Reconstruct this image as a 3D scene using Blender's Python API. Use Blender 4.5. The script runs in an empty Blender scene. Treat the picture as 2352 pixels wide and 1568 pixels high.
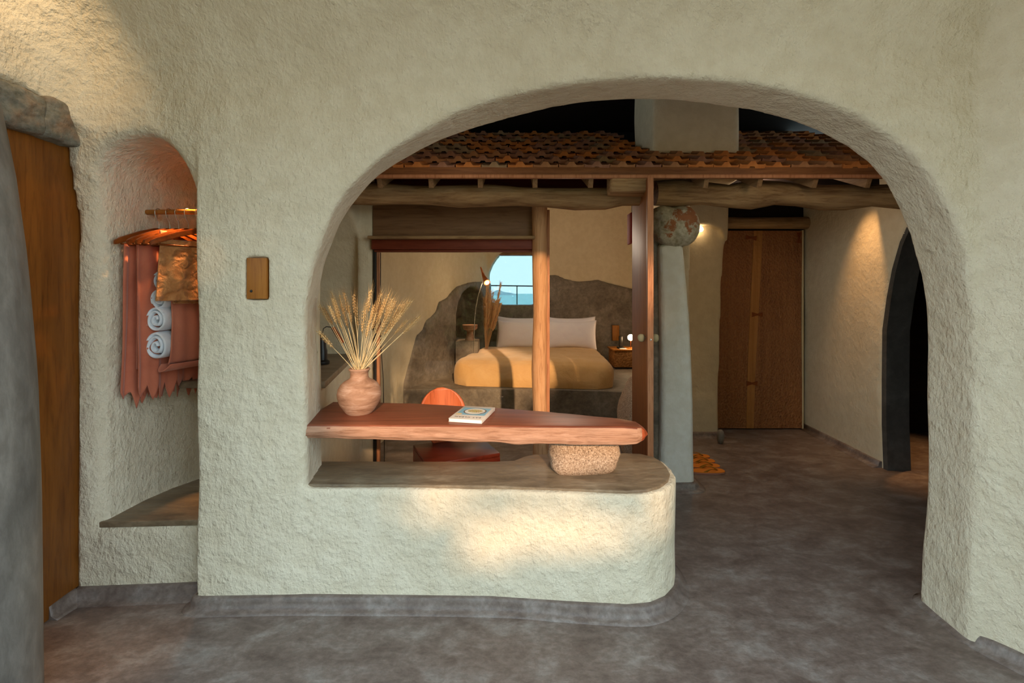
import bpy, bmesh, math, random
import numpy as np
from mathutils import Vector, Matrix, noise

random.seed(7); rng = np.random.default_rng(7)
PI = math.pi
D = bpy.data
C = bpy.context.scene.collection
sc = bpy.context.scene

# ------------------------------------------------------------------ camera, world, sun, exposure
F = 1045.0; EYE = 1.4; HOR = 672.0; CX = 1176.0
cam = D.cameras.new('camera'); cam.sensor_width = 36; cam.lens = F/2352*36
cam.shift_y = -(784-HOR)/2352; cam.clip_start = 0.05; cam.clip_end = 6000
camo = D.objects.new('camera', cam); C.objects.link(camo)
camo.location = (0, 0, EYE); camo.rotation_euler = (PI/2, 0, 0); sc.camera = camo
sc.view_settings.view_transform = 'Standard'; sc.view_settings.look = 'None'
sc.view_settings.gamma = 1; sc.view_settings.use_curve_mapping = False
sc.view_settings.exposure = 0.58
sc.cycles.use_denoising = True
sc.cycles.max_bounces = 10; sc.cycles.diffuse_bounces = 6; sc.cycles.transparent_max_bounces = 12
sc.cycles.sample_clamp_indirect = 6.0

SUN_AZ, SUN_SL = 0.19, 0.38
w = D.worlds.new('world'); sc.world = w; w.use_nodes = True
nt = w.node_tree; nt.nodes.clear()
wo = nt.nodes.new('ShaderNodeOutputWorld'); bg = nt.nodes.new('ShaderNodeBackground')
tc = nt.nodes.new('ShaderNodeTexCoord'); sx = nt.nodes.new('ShaderNodeSeparateXYZ'); cr = nt.nodes.new('ShaderNodeValToRGB')
nt.links.new(tc.outputs['Generated'], sx.inputs[0]); nt.links.new(sx.outputs['Z'], cr.inputs[0])
e = cr.color_ramp.elements
e[0].position = 0.0; e[0].color = (0.63, 0.75, 0.79, 1)
e[1].position = 1.0; e[1].color = (0.46, 0.64, 0.80, 1)
x_ = e.new(0.12); x_.color = (0.61, 0.74, 0.79, 1)
nt.links.new(cr.outputs[0], bg.inputs[0]); bg.inputs[1].default_value = 3.3
nt.links.new(bg.outputs[0], wo.inputs[0])

sl = D.lights.new('sun', 'SUN'); sl.energy = 3.0; sl.angle = math.radians(1.1); sl.color = (1.0, 0.64, 0.37)
so = D.objects.new('sun', sl); C.objects.link(so); so.location = (2, -6, 6)
so.rotation_euler = Vector((-SUN_AZ, 1, -SUN_SL)).to_track_quat('-Z', 'Y').to_euler()

def G(px, py, z=0.0):                 # point where the ray of a photo pixel meets the level z
    y = (EYE-z)*F/(py-HOR); return Vector(((px-CX)/F*y, y, z))
def P(px, py, y):
    return Vector(((px-CX)/F*y, y, EYE-(py-HOR)/F*y))

# ------------------------------------------------------------------ node helpers
def hexc(h):
    def l(c): c /= 255.0; return c/12.92 if c <= .04045 else ((c+.055)/1.055)**2.4
    return (l(int(h[0:2], 16)), l(int(h[2:4], 16)), l(int(h[4:6], 16)), 1)

class M:
    def __init__(s, name, rough=0.8, spec=0.3):
        s.m = D.materials.new(name); s.m.use_nodes = True; s.t = s.m.node_tree
        s.b = s.t.nodes['Principled BSDF']; s.b.inputs['Roughness'].default_value = rough
        s.b.inputs['Specular IOR Level'].default_value = spec
        s.tc = s.n('ShaderNodeTexCoord')
    def n(s, k, **kw):
        x = s.t.nodes.new(k)
        for a, b in kw.items(): setattr(x, a, b)
        return x
    def l(s, a, b): s.t.links.new(a, b)
    def map(s, scale=(1, 1, 1), rot=(0, 0, 0), loc=(0, 0, 0)):
        mp = s.n('ShaderNodeMapping'); s.l(s.tc.outputs['Object'], mp.inputs[0])
        mp.inputs['Scale'].default_value = scale; mp.inputs['Rotation'].default_value = rot; mp.inputs['Location'].default_value = loc
        return mp.outputs[0]
    def noise(s, vec, scale, detail=4, rough=.55, dist=0.0):
        x = s.n('ShaderNodeTexNoise'); s.l(vec, x.inputs['Vector']); x.inputs['Scale'].default_value = scale
        x.inputs['Detail'].default_value = detail; x.inputs['Roughness'].default_value = rough; x.inputs['Distortion'].default_value = dist
        return x.outputs['Fac']
    def vor(s, vec, scale, feat='F1'):
        x = s.n('ShaderNodeTexVoronoi', feature=feat); s.l(vec, x.inputs['Vector']); x.inputs['Scale'].default_value = scale
        return x.outputs['Distance']
    def ramp(s, fac, stops):
        x = s.n('ShaderNodeValToRGB'); s.l(fac, x.inputs[0]); el = x.color_ramp.elements
        el[0].position = stops[0][0]; el[0].color = stops[0][1]; el[1].position = stops[-1][0]; el[1].color = stops[-1][1]
        for p, c in stops[1:-1]:
            q = el.new(p); q.color = c
        return x.outputs[0]
    def mix(s, f, a, b, mode='MIX'):
        x = s.n('ShaderNodeMix', data_type='RGBA', blend_type=mode)
        if isinstance(f, (int, float)): x.inputs[0].default_value = f
        else: s.l(f, x.inputs[0])
        for i, v in ((6, a), (7, b)):
            if isinstance(v, tuple): x.inputs[i].default_value = v
            else: s.l(v, x.inputs[i])
        return x.outputs[2]
    def math(s, op, a, b=0.0):
        x = s.n('ShaderNodeMath', operation=op)
        for i, v in ((0, a), (1, b)):
            if isinstance(v, (int, float)): x.inputs[i].default_value = v
            else: s.l(v, x.inputs[i])
        return x.outputs[0]
    def col(s, v):
        if isinstance(v, tuple): s.b.inputs['Base Color'].default_value = v
        else: s.l(v, s.b.inputs['Base Color'])
        return s
    def bump(s, h, dist=0.01, strength=1.0):
        x = s.n('ShaderNodeBump'); x.inputs['Distance'].default_value = dist; x.inputs['Strength'].default_value = strength
        s.l(h, x.inputs['Height']); s.l(x.outputs[0], s.b.inputs['Normal']); return s

def plaster(name, c1, c2, amp=0.008, sc_=1.0):
    m = M(name, 0.88, 0.25); v = m.map()
    big = m.noise(v, 1.3, 4, .6); fine = m.noise(v, 14*sc_, 5, .58); mid = m.noise(v, 5*sc_, 3, .5)
    c = m.ramp(big, [(0.3, c1), (0.7, c2)])
    c = m.mix(m.ramp(fine, [(0.38, (0, 0, 0, 1)), (0.62, (1, 1, 1, 1))]), m.mix(1.0, c, (0.93, 0.915, 0.89, 1), 'MULTIPLY'), c)
    m.col(c)
    g1 = m.noise(v, 34*sc_, 4, .6); g2 = m.noise(m.map((1, 1, .55)), 70*sc_, 3, .55)
    h = m.math('ADD', m.math('MULTIPLY', fine, 1.0), m.math('ADD', m.math('MULTIPLY', mid, 1.0), m.math('ADD', m.math('MULTIPLY', g1, .55), m.math('MULTIPLY', g2, .4))))
    m.bump(h, amp*2.2, 1.0)
    return m.m
def cement(name, c1, c2, c3, rough=0.42, stretch=(1, 1, 1), amp=.004, sc_=1.0):
    m = M(name, rough, 0.4); v = m.map(stretch)
    a = m.noise(v, 3.2*sc_, 8, .70, .35); b = m.noise(v, 18*sc_, 6, .70, .3)
    c = m.ramp(a, [(0.32, c1), (0.5, c2), (0.68, c3)])
    c = m.mix(m.ramp(b, [(0.40, (0, 0, 0, 1)), (0.62, (1, 1, 1, 1))]), m.mix(1.0, c, (0.70, 0.69, 0.68, 1), 'MULTIPLY'), c)
    m.col(c); r = m.ramp(b, [(0.3, (rough*.8,)*3+(1,)), (0.7, (min(1, rough*1.35),)*3+(1,))]); m.l(r, m.b.inputs['Roughness'])
    m.bump(m.math('ADD', b, m.math('MULTIPLY', m.noise(v, 40*sc_, 3), .3)), amp, .6)
    return m.m
def wood(name, c1, c2, axis='x', rough=0.5, sc_=1.0, amp=.002, knots=0.0, spec=.3):
    m = M(name, rough, spec)
    s = {'x': (.09, 1, 1), 'y': (1, .09, 1), 'z': (1, 1, .09)}[axis]
    v = m.map(s); a = m.noise(v, 22*sc_, 6, .65, .8); b = m.noise(v, 90*sc_, 4, .6, .4)
    g = m.noise(m.map(tuple(q*.9+.1 for q in s)), 4*sc_, 3, .5, .6)
    c = m.ramp(a, [(0.3, c1), (0.68, c2)])
    c = m.mix(m.math('MULTIPLY', g, .45), c, c1)
    c = m.mix(m.ramp(b, [(0.35, (1, 1, 1, 1)), (0.5, (0, 0, 0, 1))]), c, m.mix(1.0, c, (.74, .68, .64, 1), 'MULTIPLY'))
    if knots:
        k = m.vor(m.map(tuple(q*.55+.2 for q in s)), 3.2)
        c = m.mix(m.ramp(k, [(0.05, (knots,)*3+(1,)), (0.14, (0, 0, 0, 1))]), c, tuple(x*.25 for x in c1[:3])+(1,))
    m.col(c); m.bump(m.math('ADD', a, m.math('MULTIPLY', b, .5)), amp, .7); return m.m
def plain(name, c, rough=.5, metal=0.0, spec=.5, emit=None, es=0):
    m = M(name, rough, spec); m.col(c); m.b.inputs['Metallic'].default_value = metal
    if emit: m.b.inputs['Emission Color'].default_value = emit; m.b.inputs['Emission Strength'].default_value = es
    v = m.map(); m.bump(m.noise(v, 60, 3), .0008, .3); return m.m
def cloth(name, c1, c2, amp=.003, rough=.9, sheen=.3, sc_=6, det=5):
    m = M(name, rough, .15); v = m.map(); a = m.noise(v, sc_, det, .6, .4); b = m.noise(v, 260, 2)
    m.col(m.ramp(a, [(0.3, c1), (0.7, c2)])); m.bump(m.math('ADD', a, m.math('MULTIPLY', b, .12)), amp, .7)
    m.b.inputs['Sheen Weight'].default_value = sheen; return m.m

MT = {}
MT['plaster'] = plaster('cream plaster', hexc('D9CDB4'), hexc('E3D9C2'))
MT['plaster_in'] = plaster('inner cream plaster', hexc('D2C2A2'), hexc('DACCAE'), .003)
MT['plaster_white'] = plaster('whitewashed plaster', hexc('ECECE4'), hexc('F0F0E8'), .0025)
MT['cement_floor'] = cement('polished cement floor', hexc('665750'), hexc('80726A'), hexc('9A928C'), .40, (1, 1.6, 1), .003, 1.6)
MT['cement_cap'] = cement('cement cap', hexc('6C5C49'), hexc('8C7960'), hexc('A3947C'), .42, (.5, 1.6, 1), .002, 2.0)
MT['cement_wall'] = cement('grey cement render', hexc('6A6054'), hexc('857A6C'), hexc('9A9184'), .6, (1, 1, 1), .005, 1.3)
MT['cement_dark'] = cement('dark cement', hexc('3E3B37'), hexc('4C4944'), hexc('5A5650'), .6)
MT['cement_col'] = cement('smooth grey cement column', hexc('6B6661'), hexc('837D76'), hexc('928C84'), .5, (1, 1, .35), .003, 1.2)
MT['amber'] = wood('amber bounce boards', hexc('B8742E'), hexc('D9984C'), 'x', .7, .9, .002)
MT['door_wood'] = wood('amber timber', hexc('6A3C12'), hexc('905820'), 'z', .42, .7, .002)
MT['desk_top'] = wood('red polished timber', hexc('6E3A26'), hexc('9A5A3E'), 'x', .42, .7, .001, 0, .4)
MT['desk_side'] = wood('raw split timber', hexc('9A6C50'), hexc('CFA388'), 'x', .75, 1.1, .012, .7)
MT['desk_end'] = wood('red end grain', hexc('8E3D1E'), hexc('BC5E36'), 'z', .3, 1.2, .004, 0, .6)
MT['log'] = wood('weathered log', hexc('755638'), hexc('CBA878'), 'x', .8, .7, .016, .8)
MT['post'] = wood('peeled post', hexc('B78458'), hexc('D8AC80'), 'z', .7, .8, .005, .3)
MT['timber'] = wood('brown timber', hexc('6E4426'), hexc('8E5E38'), 'x', .6, .9, .002)
MT['timber_z'] = wood('brown standing timber', hexc('74431F'), hexc('935A30'), 'z', .55, .9, .002)
MT['edge_z'] = wood('pale edge timber', hexc('A9714C'), hexc('C58C66'), 'z', .6, .9, .002)
MT['rafter'] = wood('pale rafter timber', hexc('7F6142'), hexc('9C7A55'), 'y', .7, .9, .002)
MT['panel'] = wood('dull brown board', hexc('76543A'), hexc('94704E'), 'x', .6, .5, .002)
MT['redbeam'] = wood('oxblood timber', hexc('6A2A16'), hexc('84402A'), 'x', .5, .8, .001)
MT['darkred'] = wood('dark red lacquer', hexc('43150E'), hexc('5A2418'), 'x', .35, .6, .001)
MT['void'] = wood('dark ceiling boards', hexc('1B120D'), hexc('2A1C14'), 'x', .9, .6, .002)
MT['ply'] = wood('orange plywood', hexc('B5572F'), hexc('CF7448'), 'z', .4, .6, .001, 0, .4)
MT['nook'] = wood('honey wood', hexc('9A5F22'), hexc('B67A35'), 'z', .5, .9, .002)
MT['metal'] = plain('steel', (.6, .58, .56, 1), .25, 1.0)
MT['black'] = plain('black plastic', hexc('14120F'), .4)
MT['blackmetal'] = plain('dark metal', hexc('26221D'), .5)
MT['copper'] = plain('copper', hexc('B9683C'), .35, .9)
MT['duvet'] = cloth('ochre cotton', hexc('CDA269'), hexc('D8B07A'), .02)
MT['pillow'] = cloth('lilac white cotton', hexc('F0EAF4'), hexc('F6F2F8'), .006)
MT['sheet'] = cloth('pink sheet', hexc('D6B8B0'), hexc('E0C4BC'), .006)
MT['salmon'] = cloth('salmon cotton', hexc('B3634A'), hexc('C67559'), .006)
MT['salmon_l'] = cloth('pale salmon linen', hexc('C27358'), hexc('D2866A'), .006)
MT['tan'] = cloth('crumpled tan cloth', hexc('B4743F'), hexc('D89A60'), .05, .5, .3, 26, 1.5)
MT['towel'] = cloth('white terry', hexc('DDE4EC'), hexc('F0F3F6'), .02)
MT['paper'] = plain('paper', hexc('EDE9E2'), .7)
MT['straw'] = plain('straw', hexc('D8C598'), .7, 0, .2)
MT['ear'] = plain('wheat ear', hexc('D2B27E'), .8, 0, .2)
MT['ear2'] = plain('dark wheat ear', hexc('A08258'), .8, 0, .2)
MT['plume'] = plain('plume', hexc('E2BC90'), .9, 0, .1)
MT['sandal'] = plain('orange felt', hexc('D9822E'), .8, 0, .2)
MT['sandal_sole'] = plain('pink rubber', hexc('B07A66'), .7, 0, .2)
MT['strap'] = plain('ochre strap', hexc('9A6A1C'), .7, 0, .2)
MT['knob'] = plain('stone knob', hexc('A59B78'), .6)
MT['redcloth'] = plain('red cloth', hexc('8E1F12'), .8)
m = M('clay pot', .75, .25); v = m.map((1, 1, 3.5)); a = m.noise(v, 9, 6, .65, .5)
m.col(m.ramp(a, [(0.28, hexc('7E5A44')), (0.5, hexc('A47E66')), (0.72, hexc('C0A08C'))])); m.bump(m.noise(m.map((.3, .3, 14)), 6, 4), .004, .8); MT['clay'] = m.m
m = M('granite', .8, .3); v = m.map(); a = m.noise(v, 150, 4, .7); b = m.noise(v, 9, 4)
c = m.ramp(a, [(0.34, hexc('4A3F36')), (0.46, hexc('A78B72')), (0.56, hexc('C9AE93')), (0.7, hexc('E2D2BE'))])
m.col(m.mix(m.math('MULTIPLY', b, .5), c, hexc('9C7A5E'))); m.bump(m.math('ADD', a, m.math('MULTIPLY', b, 2.0)), .006, .8); MT['granite'] = m.m
m = M('lichened boulder', .85, .2); v = m.map(); a = m.noise(v, 6, 7, .68, .3); b = m.noise(v, 40, 4)
c = m.ramp(b, [(0.3, hexc('A0967C')), (0.7, hexc('CFC9B4'))])
c = m.mix(m.ramp(a, [(0.52, (0, 0, 0, 1)), (0.56, (1, 1, 1, 1))]), c, hexc('A06A48'))
m.col(c); m.bump(m.math('ADD', a, m.math('MULTIPLY', b, .4)), .012, .8); MT['boulder'] = m.m
m = M('lintel stone', .85, .2); v = m.map(); a = m.noise(v, 7, 5, .6); b = m.noise(v, 45, 4)
m.col(m.mix(m.ramp(a, [(.5, (0, 0, 0, 1)), (.66, (.7, .7, .7, 1))]), m.ramp(b, [(.3, hexc('6B675A')), (.7, hexc('8B877A'))]), hexc('8F6E52')))
m.bump(m.math('ADD', m.math('MULTIPLY', a, 2), b), .01, .8); MT['lintel'] = m.m
def tile_mat(i, c1, c2):
    m = M('clay tile %d' % i, .85, .2); v = m.map(); a = m.noise(v, 16, 5, .6)
    m.col(m.ramp(a, [(.3, hexc(c1)), (.7, hexc(c2))])); m.bump(a, .003, .6); return m.m
TILES = [tile_mat(0, 'A2602F', 'BC7A42'), tile_mat(1, '8C5E3E', 'A67852'), tile_mat(2, '7E6248', '978062'), tile_mat(3, '7E5440', '98705A')]
m = M('carved door timber', .5, .35); v = m.map((1, 1, .08)); a = m.noise(v, 16, 5, .6, .7)
vv = m.vor(m.map((1, 1, .75)), 62)
m.col(m.mix(m.ramp(vv, [(.1, (0, 0, 0, 1)), (.8, (.4, .4, .4, 1))]), m.ramp(a, [(.3, hexc('7C4B29')), (.7, hexc('9A633A'))]), hexc('AC7848')))
m.bump(m.math('ADD', vv, m.math('MULTIPLY', a, .2)), .009, .9); MT['carved'] = m.m
m = M('pale carved strip', .5, .35); v = m.map((1, 1, .06)); a = m.noise(v, 26, 5, .6, .7); vv = m.vor(m.map((1, 1, .7)), 34)
m.col(m.ramp(a, [(.3, hexc('A06A34')), (.7, hexc('B98147'))])); m.bump(vv, .006, .8); MT['carved_pale'] = m.m
m = M('carved box timber', .6, .3); vv = m.vor(m.map((1, 1, 1.2)), 42)
m.col(m.ramp(vv, [(.1, hexc('8A5A2C')), (.6, hexc('B07D45'))])); m.bump(vv, .012, .9); MT['carved_box'] = m.m
# glass: see-through with a Fresnel mirror reflection, lets the sun pass
gm = D.materials.new('window glass'); gm.use_nodes = True; t = gm.node_tree; t.nodes.clear()
o_ = t.nodes.new('ShaderNodeOutputMaterial'); mx = t.nodes.new('ShaderNodeMixShader'); tr = t.nodes.new('ShaderNodeBsdfTransparent')
gl = t.nodes.new('ShaderNodeBsdfGlossy'); fr = t.nodes.new('ShaderNodeFresnel'); fr.inputs[0].default_value = 1.32
gl.inputs['Roughness'].default_value = 0.0; tr.inputs[0].default_value = (.96, .97, .96, 1)
t.links.new(fr.outputs[0], mx.inputs[0]); t.links.new(tr.outputs[0], mx.inputs[1]); t.links.new(gl.outputs[0], mx.inputs[2]); t.links.new(mx.outputs[0], o_.inputs[0])
MT['glass'] = gm

# ------------------------------------------------------------------ object helpers
def link(name, me, mats=None, parent=None, smooth=False):
    o = D.objects.new(name, me); C.objects.link(o)
    if mats:
        for q in (mats if isinstance(mats, (list, tuple)) else [mats]): me.materials.append(MT[q] if isinstance(q, str) else q)
    if smooth: me.polygons.foreach_set('use_smooth', [True]*len(me.polygons))
    if parent: o.parent = parent; o.matrix_parent_inverse = parent.matrix_world.inverted()
    return o
def tag(o, label=None, cat=None, group=None, kind=None):
    if label: o['label'] = label
    if cat: o['category'] = cat
    if group: o['group'] = group
    if kind: o['kind'] = kind
    return o
def struct(o, label=None, cat=None): return tag(o, label, cat, None, 'structure')
def empty(name, loc=(0, 0, 0), rz=0):
    o = D.objects.new(name, None); C.objects.link(o); o.location = loc; o.rotation_euler = (0, 0, rz)
    o.matrix_world = Matrix.Translation(Vector(loc)) @ Matrix.Rotation(rz, 4, 'Z'); return o
def from_bm(name, bm, mats=None, parent=None, smooth=False, local=False):
    me = D.meshes.new(name); bmesh.ops.recalc_face_normals(bm, faces=bm.faces[:]); bm.to_mesh(me); bm.free()
    o = link(name, me, mats, parent, smooth)
    if local and parent: o.matrix_parent_inverse = Matrix.Identity(4)
    return o
def autosmooth(o, ang=40):
    me = o.data; bm = bmesh.new(); bm.from_mesh(me); a = math.radians(ang)
    for f in bm.faces: f.smooth = True
    for ed in bm.edges:
        if len(ed.link_faces) == 2 and ed.calc_face_angle(0) > a: ed.smooth = False
    bm.to_mesh(me); bm.free(); return o
def add_box(bm, lo, hi, bev=0.0, seg=2, mat=None):
    r = bmesh.ops.create_cube(bm, size=1.0); vs = r['verts']
    for v in vs: v.co = Vector([(lo[i]+hi[i])/2+(v.co[i])*(hi[i]-lo[i]) for i in range(3)])
    if bev > 0:
        es = list({e for v in vs for e in v.link_edges})
        r = bmesh.ops.bevel(bm, geom=es, offset=bev, segments=seg, profile=.5, affect='EDGES'); vs = list({v for f in r['faces'] for v in f.verts})
    if mat is not None:
        for v in vs: v.co = mat @ v.co
    return vs
def box(name, lo, hi, mats, parent=None, bev=.004, seg=2, mat=None, local=False):
    bm = bmesh.new(); add_box(bm, lo, hi, bev, seg, mat); return autosmooth(from_bm(name, bm, mats, parent, local=local))
def prism(name, pts, z0, z1, mats, parent=None, bev=.006, frame=None, local=False, seg=3):
    """pts in 2D, extruded from z0 to z1; frame maps (u,v,w) to world"""
    bm = bmesh.new(); lo = [bm.verts.new((p[0], p[1], z0)) for p in pts]; f = bm.faces.new(lo)
    r = bmesh.ops.extrude_face_region(bm, geom=[f])
    for v in r['geom']:
        if isinstance(v, bmesh.types.BMVert): v.co.z = z1
    bmesh.ops.recalc_face_normals(bm, faces=bm.faces[:])
    if bev: bmesh.ops.bevel(bm, geom=[e for e in bm.edges if e.is_manifold and e.calc_face_angle(0) > .5], offset=bev, segments=seg, profile=.5, affect='EDGES')
    bmesh.ops.triangulate(bm, faces=[f for f in bm.faces if len(f.verts) > 4])
    if frame is not None: bmesh.ops.transform(bm, matrix=frame, verts=bm.verts[:])
    return autosmooth(from_bm(name, bm, mats, parent, local=local))
def tube_bm(bm, path, radii, seg=12, nz=0.0, nsc=6.0, squash=1.0, cap=True, mi=0):
    path = [Vector(p) for p in path]; n = len(path)
    if isinstance(radii, (int, float)): radii = [radii]*n
    T0 = (path[1]-path[0]).normalized(); up = Vector((0, 0, 1)) if abs(T0.z) < .9 else Vector((0, 1, 0))
    U = T0.cross(up).normalized(); rings = []
    for i in range(n):
        T = (path[min(i+1, n-1)]-path[max(i-1, 0)]).normalized(); U = (U-T*U.dot(T)).normalized(); V = T.cross(U)
        ring = []
        for k in range(seg):
            a = 2*PI*k/seg; d = U*math.cos(a)+V*math.sin(a)*squash; r = radii[i]
            if nz: r *= 1+nz*noise.noise((path[i]+d*radii[i])*nsc)
            ring.append(bm.verts.new(path[i]+d*r))
        rings.append(ring)
    for i in range(n-1):
        for k in range(seg):
            f = bm.faces.new((rings[i][k], rings[i][(k+1) % seg], rings[i+1][(k+1) % seg], rings[i+1][k])); f.smooth = True; f.material_index = mi
    if cap:
        bm.faces.new(rings[0][::-1]).material_index = mi; bm.faces.new(rings[-1]).material_index = mi
def tube(name, path, radii, mats, parent=None, seg=12, local=False, **kw):
    bm = bmesh.new(); tube_bm(bm, path, radii, seg, **kw); return autosmooth(from_bm(name, bm, mats, parent, local=local), 50)
def lathe_bm(bm, prof, seg=40, c=(0, 0, 0), wob=0):
    rings = []
    for r, z in prof:
        rings.append([bm.verts.new((c[0]+r*math.cos(2*PI*k/seg), c[1]+r*math.sin(2*PI*k/seg), c[2]+z)) for k in range(seg)])
    for i in range(len(prof)-1):
        for k in range(seg): bm.faces.new((rings[i][k], rings[i][(k+1) % seg], rings[i+1][(k+1) % seg], rings[i+1][k])).smooth = True
    bm.faces.new(rings[0][::-1]); bm.faces.new(rings[-1])
def lathe(name, prof, mats, parent=None, seg=40, c=(0, 0, 0), mat=None, local=False):
    bm = bmesh.new(); lathe_bm(bm, prof, seg, c)
    if mat is not None: bmesh.ops.transform(bm, matrix=mat, verts=bm.verts[:])
    return autosmooth(from_bm(name, bm, mats, parent, local=local), 50)
def rock(name, c, r, mats, parent=None, p=2.6, nz=.08, nsc=3.0, seed=0, sub=5, flat=None):
    bm = bmesh.new(); bmesh.ops.create_icosphere(bm, subdivisions=sub, radius=1)
    for v in bm.verts:
        d = v.co.normalized(); k = (abs(d.x)**p+abs(d.y)**p+abs(d.z)**p)**(-1/p)
        k *= 1+nz*noise.noise(d*nsc*.5+Vector((seed*7.1, seed*3.3, 0)))*1.6+nz*.35*noise.noise(d*nsc*1.7+Vector((seed, 0, 5)))
        v.co = Vector((c[0]+d.x*k*r[0], c[1]+d.y*k*r[1], c[2]+d.z*k*r[2]))
        if flat is not None and v.co.z < flat: v.co.z = flat
    return from_bm(name, bm, mats, parent, True)

# ------------------------------------------------------------------ signed-distance plasterwork (numpy surface nets)
def sdf_poly(px, py, poly):
    poly = np.asarray(poly, dtype=np.float32); n = len(poly)
    d = np.full(px.shape, 1e9, np.float32); ins = np.zeros(px.shape, bool)
    for i in range(n):
        a = poly[i]; b = poly[(i+1) % n]; ex, ey = b[0]-a[0], b[1]-a[1]; wx, wy = px-a[0], py-a[1]
        t_ = np.clip((wx*ex+wy*ey)/max(ex*ex+ey*ey, 1e-9), 0, 1)
        d = np.minimum(d, (wx-ex*t_)**2+(wy-ey*t_)**2)
        c1 = (a[1] > py) != (b[1] > py)
        with np.errstate(divide='ignore', invalid='ignore'):
            xx = (b[0]-a[0])*(py-a[1])/(b[1]-a[1]+1e-12)+a[0]
        ins ^= c1 & (px < xx)
    d = np.sqrt(d); d[ins] *= -1; return d
def smax(a, b, k):
    h = np.clip(.5-.5*(b-a)/k, 0, 1); return b+(a-b)*h+k*h*(1-h)
def smin(a, b, k): return -smax(-a, -b, k)
def nets(name, S, org, h, mats, parent=None):
    S = S.astype(np.float32); ins = S < 0; nx, ny, nz_ = S.shape
    cnt = np.zeros((nx-1, ny-1, nz_-1), np.int8)
    for i in (0, 1):
        for j in (0, 1):
            for k in (0, 1): cnt += ins[i:nx-1+i, j:ny-1+j, k:nz_-1+k]
    act = (cnt > 0) & (cnt < 8); idx = np.argwhere(act)
    vid = np.full(act.shape, -1, np.int32); vid[act] = np.arange(len(idx))
    acc = np.zeros((len(idx), 3), np.float32); num = np.zeros(len(idx), np.float32)
    cs = [(i, j, k) for i in (0, 1) for j in (0, 1) for k in (0, 1)]
    for a in cs:
        for ax in range(3):
            if a[ax] == 0:
                b = list(a); b[ax] = 1
                va = S[idx[:, 0]+a[0], idx[:, 1]+a[1], idx[:, 2]+a[2]]; vb = S[idx[:, 0]+b[0], idx[:, 1]+b[1], idx[:, 2]+b[2]]
                mk = (va < 0) != (vb < 0); t_ = np.where(mk, va/np.where(mk, va-vb, 1), 0)
                pt = np.tile(np.array(a, np.float32), (len(idx), 1)); pt[:, ax] += t_
                acc[mk] += pt[mk]; num[mk] += 1
    V = (idx+acc/num[:, None])*h+np.array(org, np.float32)
    Fs = []
    for ax in range(3):
        sl0 = [slice(None)]*3; sl1 = [slice(None)]*3; sl0[ax] = slice(0, -1); sl1[ax] = slice(1, None)
        A = ins[tuple(sl0)]; B = ins[tuple(sl1)]; e = np.argwhere(A != B)
        u, v = (ax+1) % 3, (ax+2) % 3
        e = e[(e[:, u] > 0) & (e[:, v] > 0) & (e[:, u] < act.shape[u]) & (e[:, v] < act.shape[v])]
        q = []
        for du, dv in ((-1, -1), (0, -1), (0, 0), (-1, 0)):
            c_ = e.copy(); c_[:, u] += du; c_[:, v] += dv; q.append(vid[c_[:, 0], c_[:, 1], c_[:, 2]])
        q = np.stack(q, 1); fl = ~A[e[:, 0], e[:, 1], e[:, 2]]; q[fl] = q[fl][:, ::-1]; Fs.append(q)
    Fq = np.concatenate(Fs); Fq = Fq[(Fq >= 0).all(1)]
    me = D.meshes.new(name); me.vertices.add(len(V)); me.vertices.foreach_set('co', V.ravel())
    me.loops.add(len(Fq)*4); me.loops.foreach_set('vertex_index', Fq.ravel().astype(np.int32))
    me.polygons.add(len(Fq)); me.polygons.foreach_set('loop_start', np.arange(0, len(Fq)*4, 4, dtype=np.int32))
    me.update(calc_edges=True); me.validate()
    return link(name, me, mats, parent, True)
def grid(lo, hi, h):
    xs = [np.arange(lo[i], hi[i]+h, h, dtype=np.float32) for i in range(3)]
    return xs[0][:, None, None], xs[1][None, :, None], xs[2][None, None, :]
def lump(x, y, z, a=.006, s=1.0):
    return a*(np.sin(4.1*s*x+1.3+1.5*np.sin(2.3*s*z))*np.sin(3.7*s*z+2.1*s*y+.4)+.6*np.sin(9.3*s*x+.5+np.sin(5*s*y))*np.sin(8.1*s*z+1.9+2*s*y))
def xz_poly(pts, yfun):
    out = []
    for px, py in pts:
        y = 2.0
        for _ in range(20): y = float(yfun((px-CX)/F*y))
        out.append(((px-CX)/F*y, EYE-(py-HOR)/F*y))
    return out

FRONT = [(-1.40, 2.02), (-.9, 2.03), (-.1, 2.02), (.25, 1.986), (.55, 1.962), (1.0, 1.92), (1.5, 1.87), (1.85, 1.80)]
BACK = [(-1.40, 2.35), (-.95, 2.33), (0., 2.32), (1.0, 2.24), (1.85, 2.075), (2.1, 2.05)]
fY = lambda x: np.interp(x, [p[0] for p in FRONT], [p[1] for p in FRONT])
bY = lambda x: np.interp(x, [p[0] for p in BACK], [p[1] for p in BACK])
arch_f = [(706, 1420), (705, 1120), (703, 1000), (702, 900), (702, 800), (703, 740), (704, 703), (711, 665), (721, 611), (732, 573), (748, 527), (765, 485), (784, 454), (807, 428),
          (850, 384), (900, 343), (950, 312), (1000, 285), (1035, 265), (1090, 243), (1150, 224), (1220, 207), (1300, 194), (1380, 185), (1450, 181), (1560, 180), (1640, 182), (1720, 190), (1800, 205),
          (1885, 230), (1942, 250), (1993, 277), (2050, 315), (2101, 355), (2150, 412), (2190, 490), (2217, 580), (2233, 680), (2242, 800), (2246, 900), (2245, 1000), (2240, 1200), (2232, 1450), (2230, 1560)]
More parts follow.
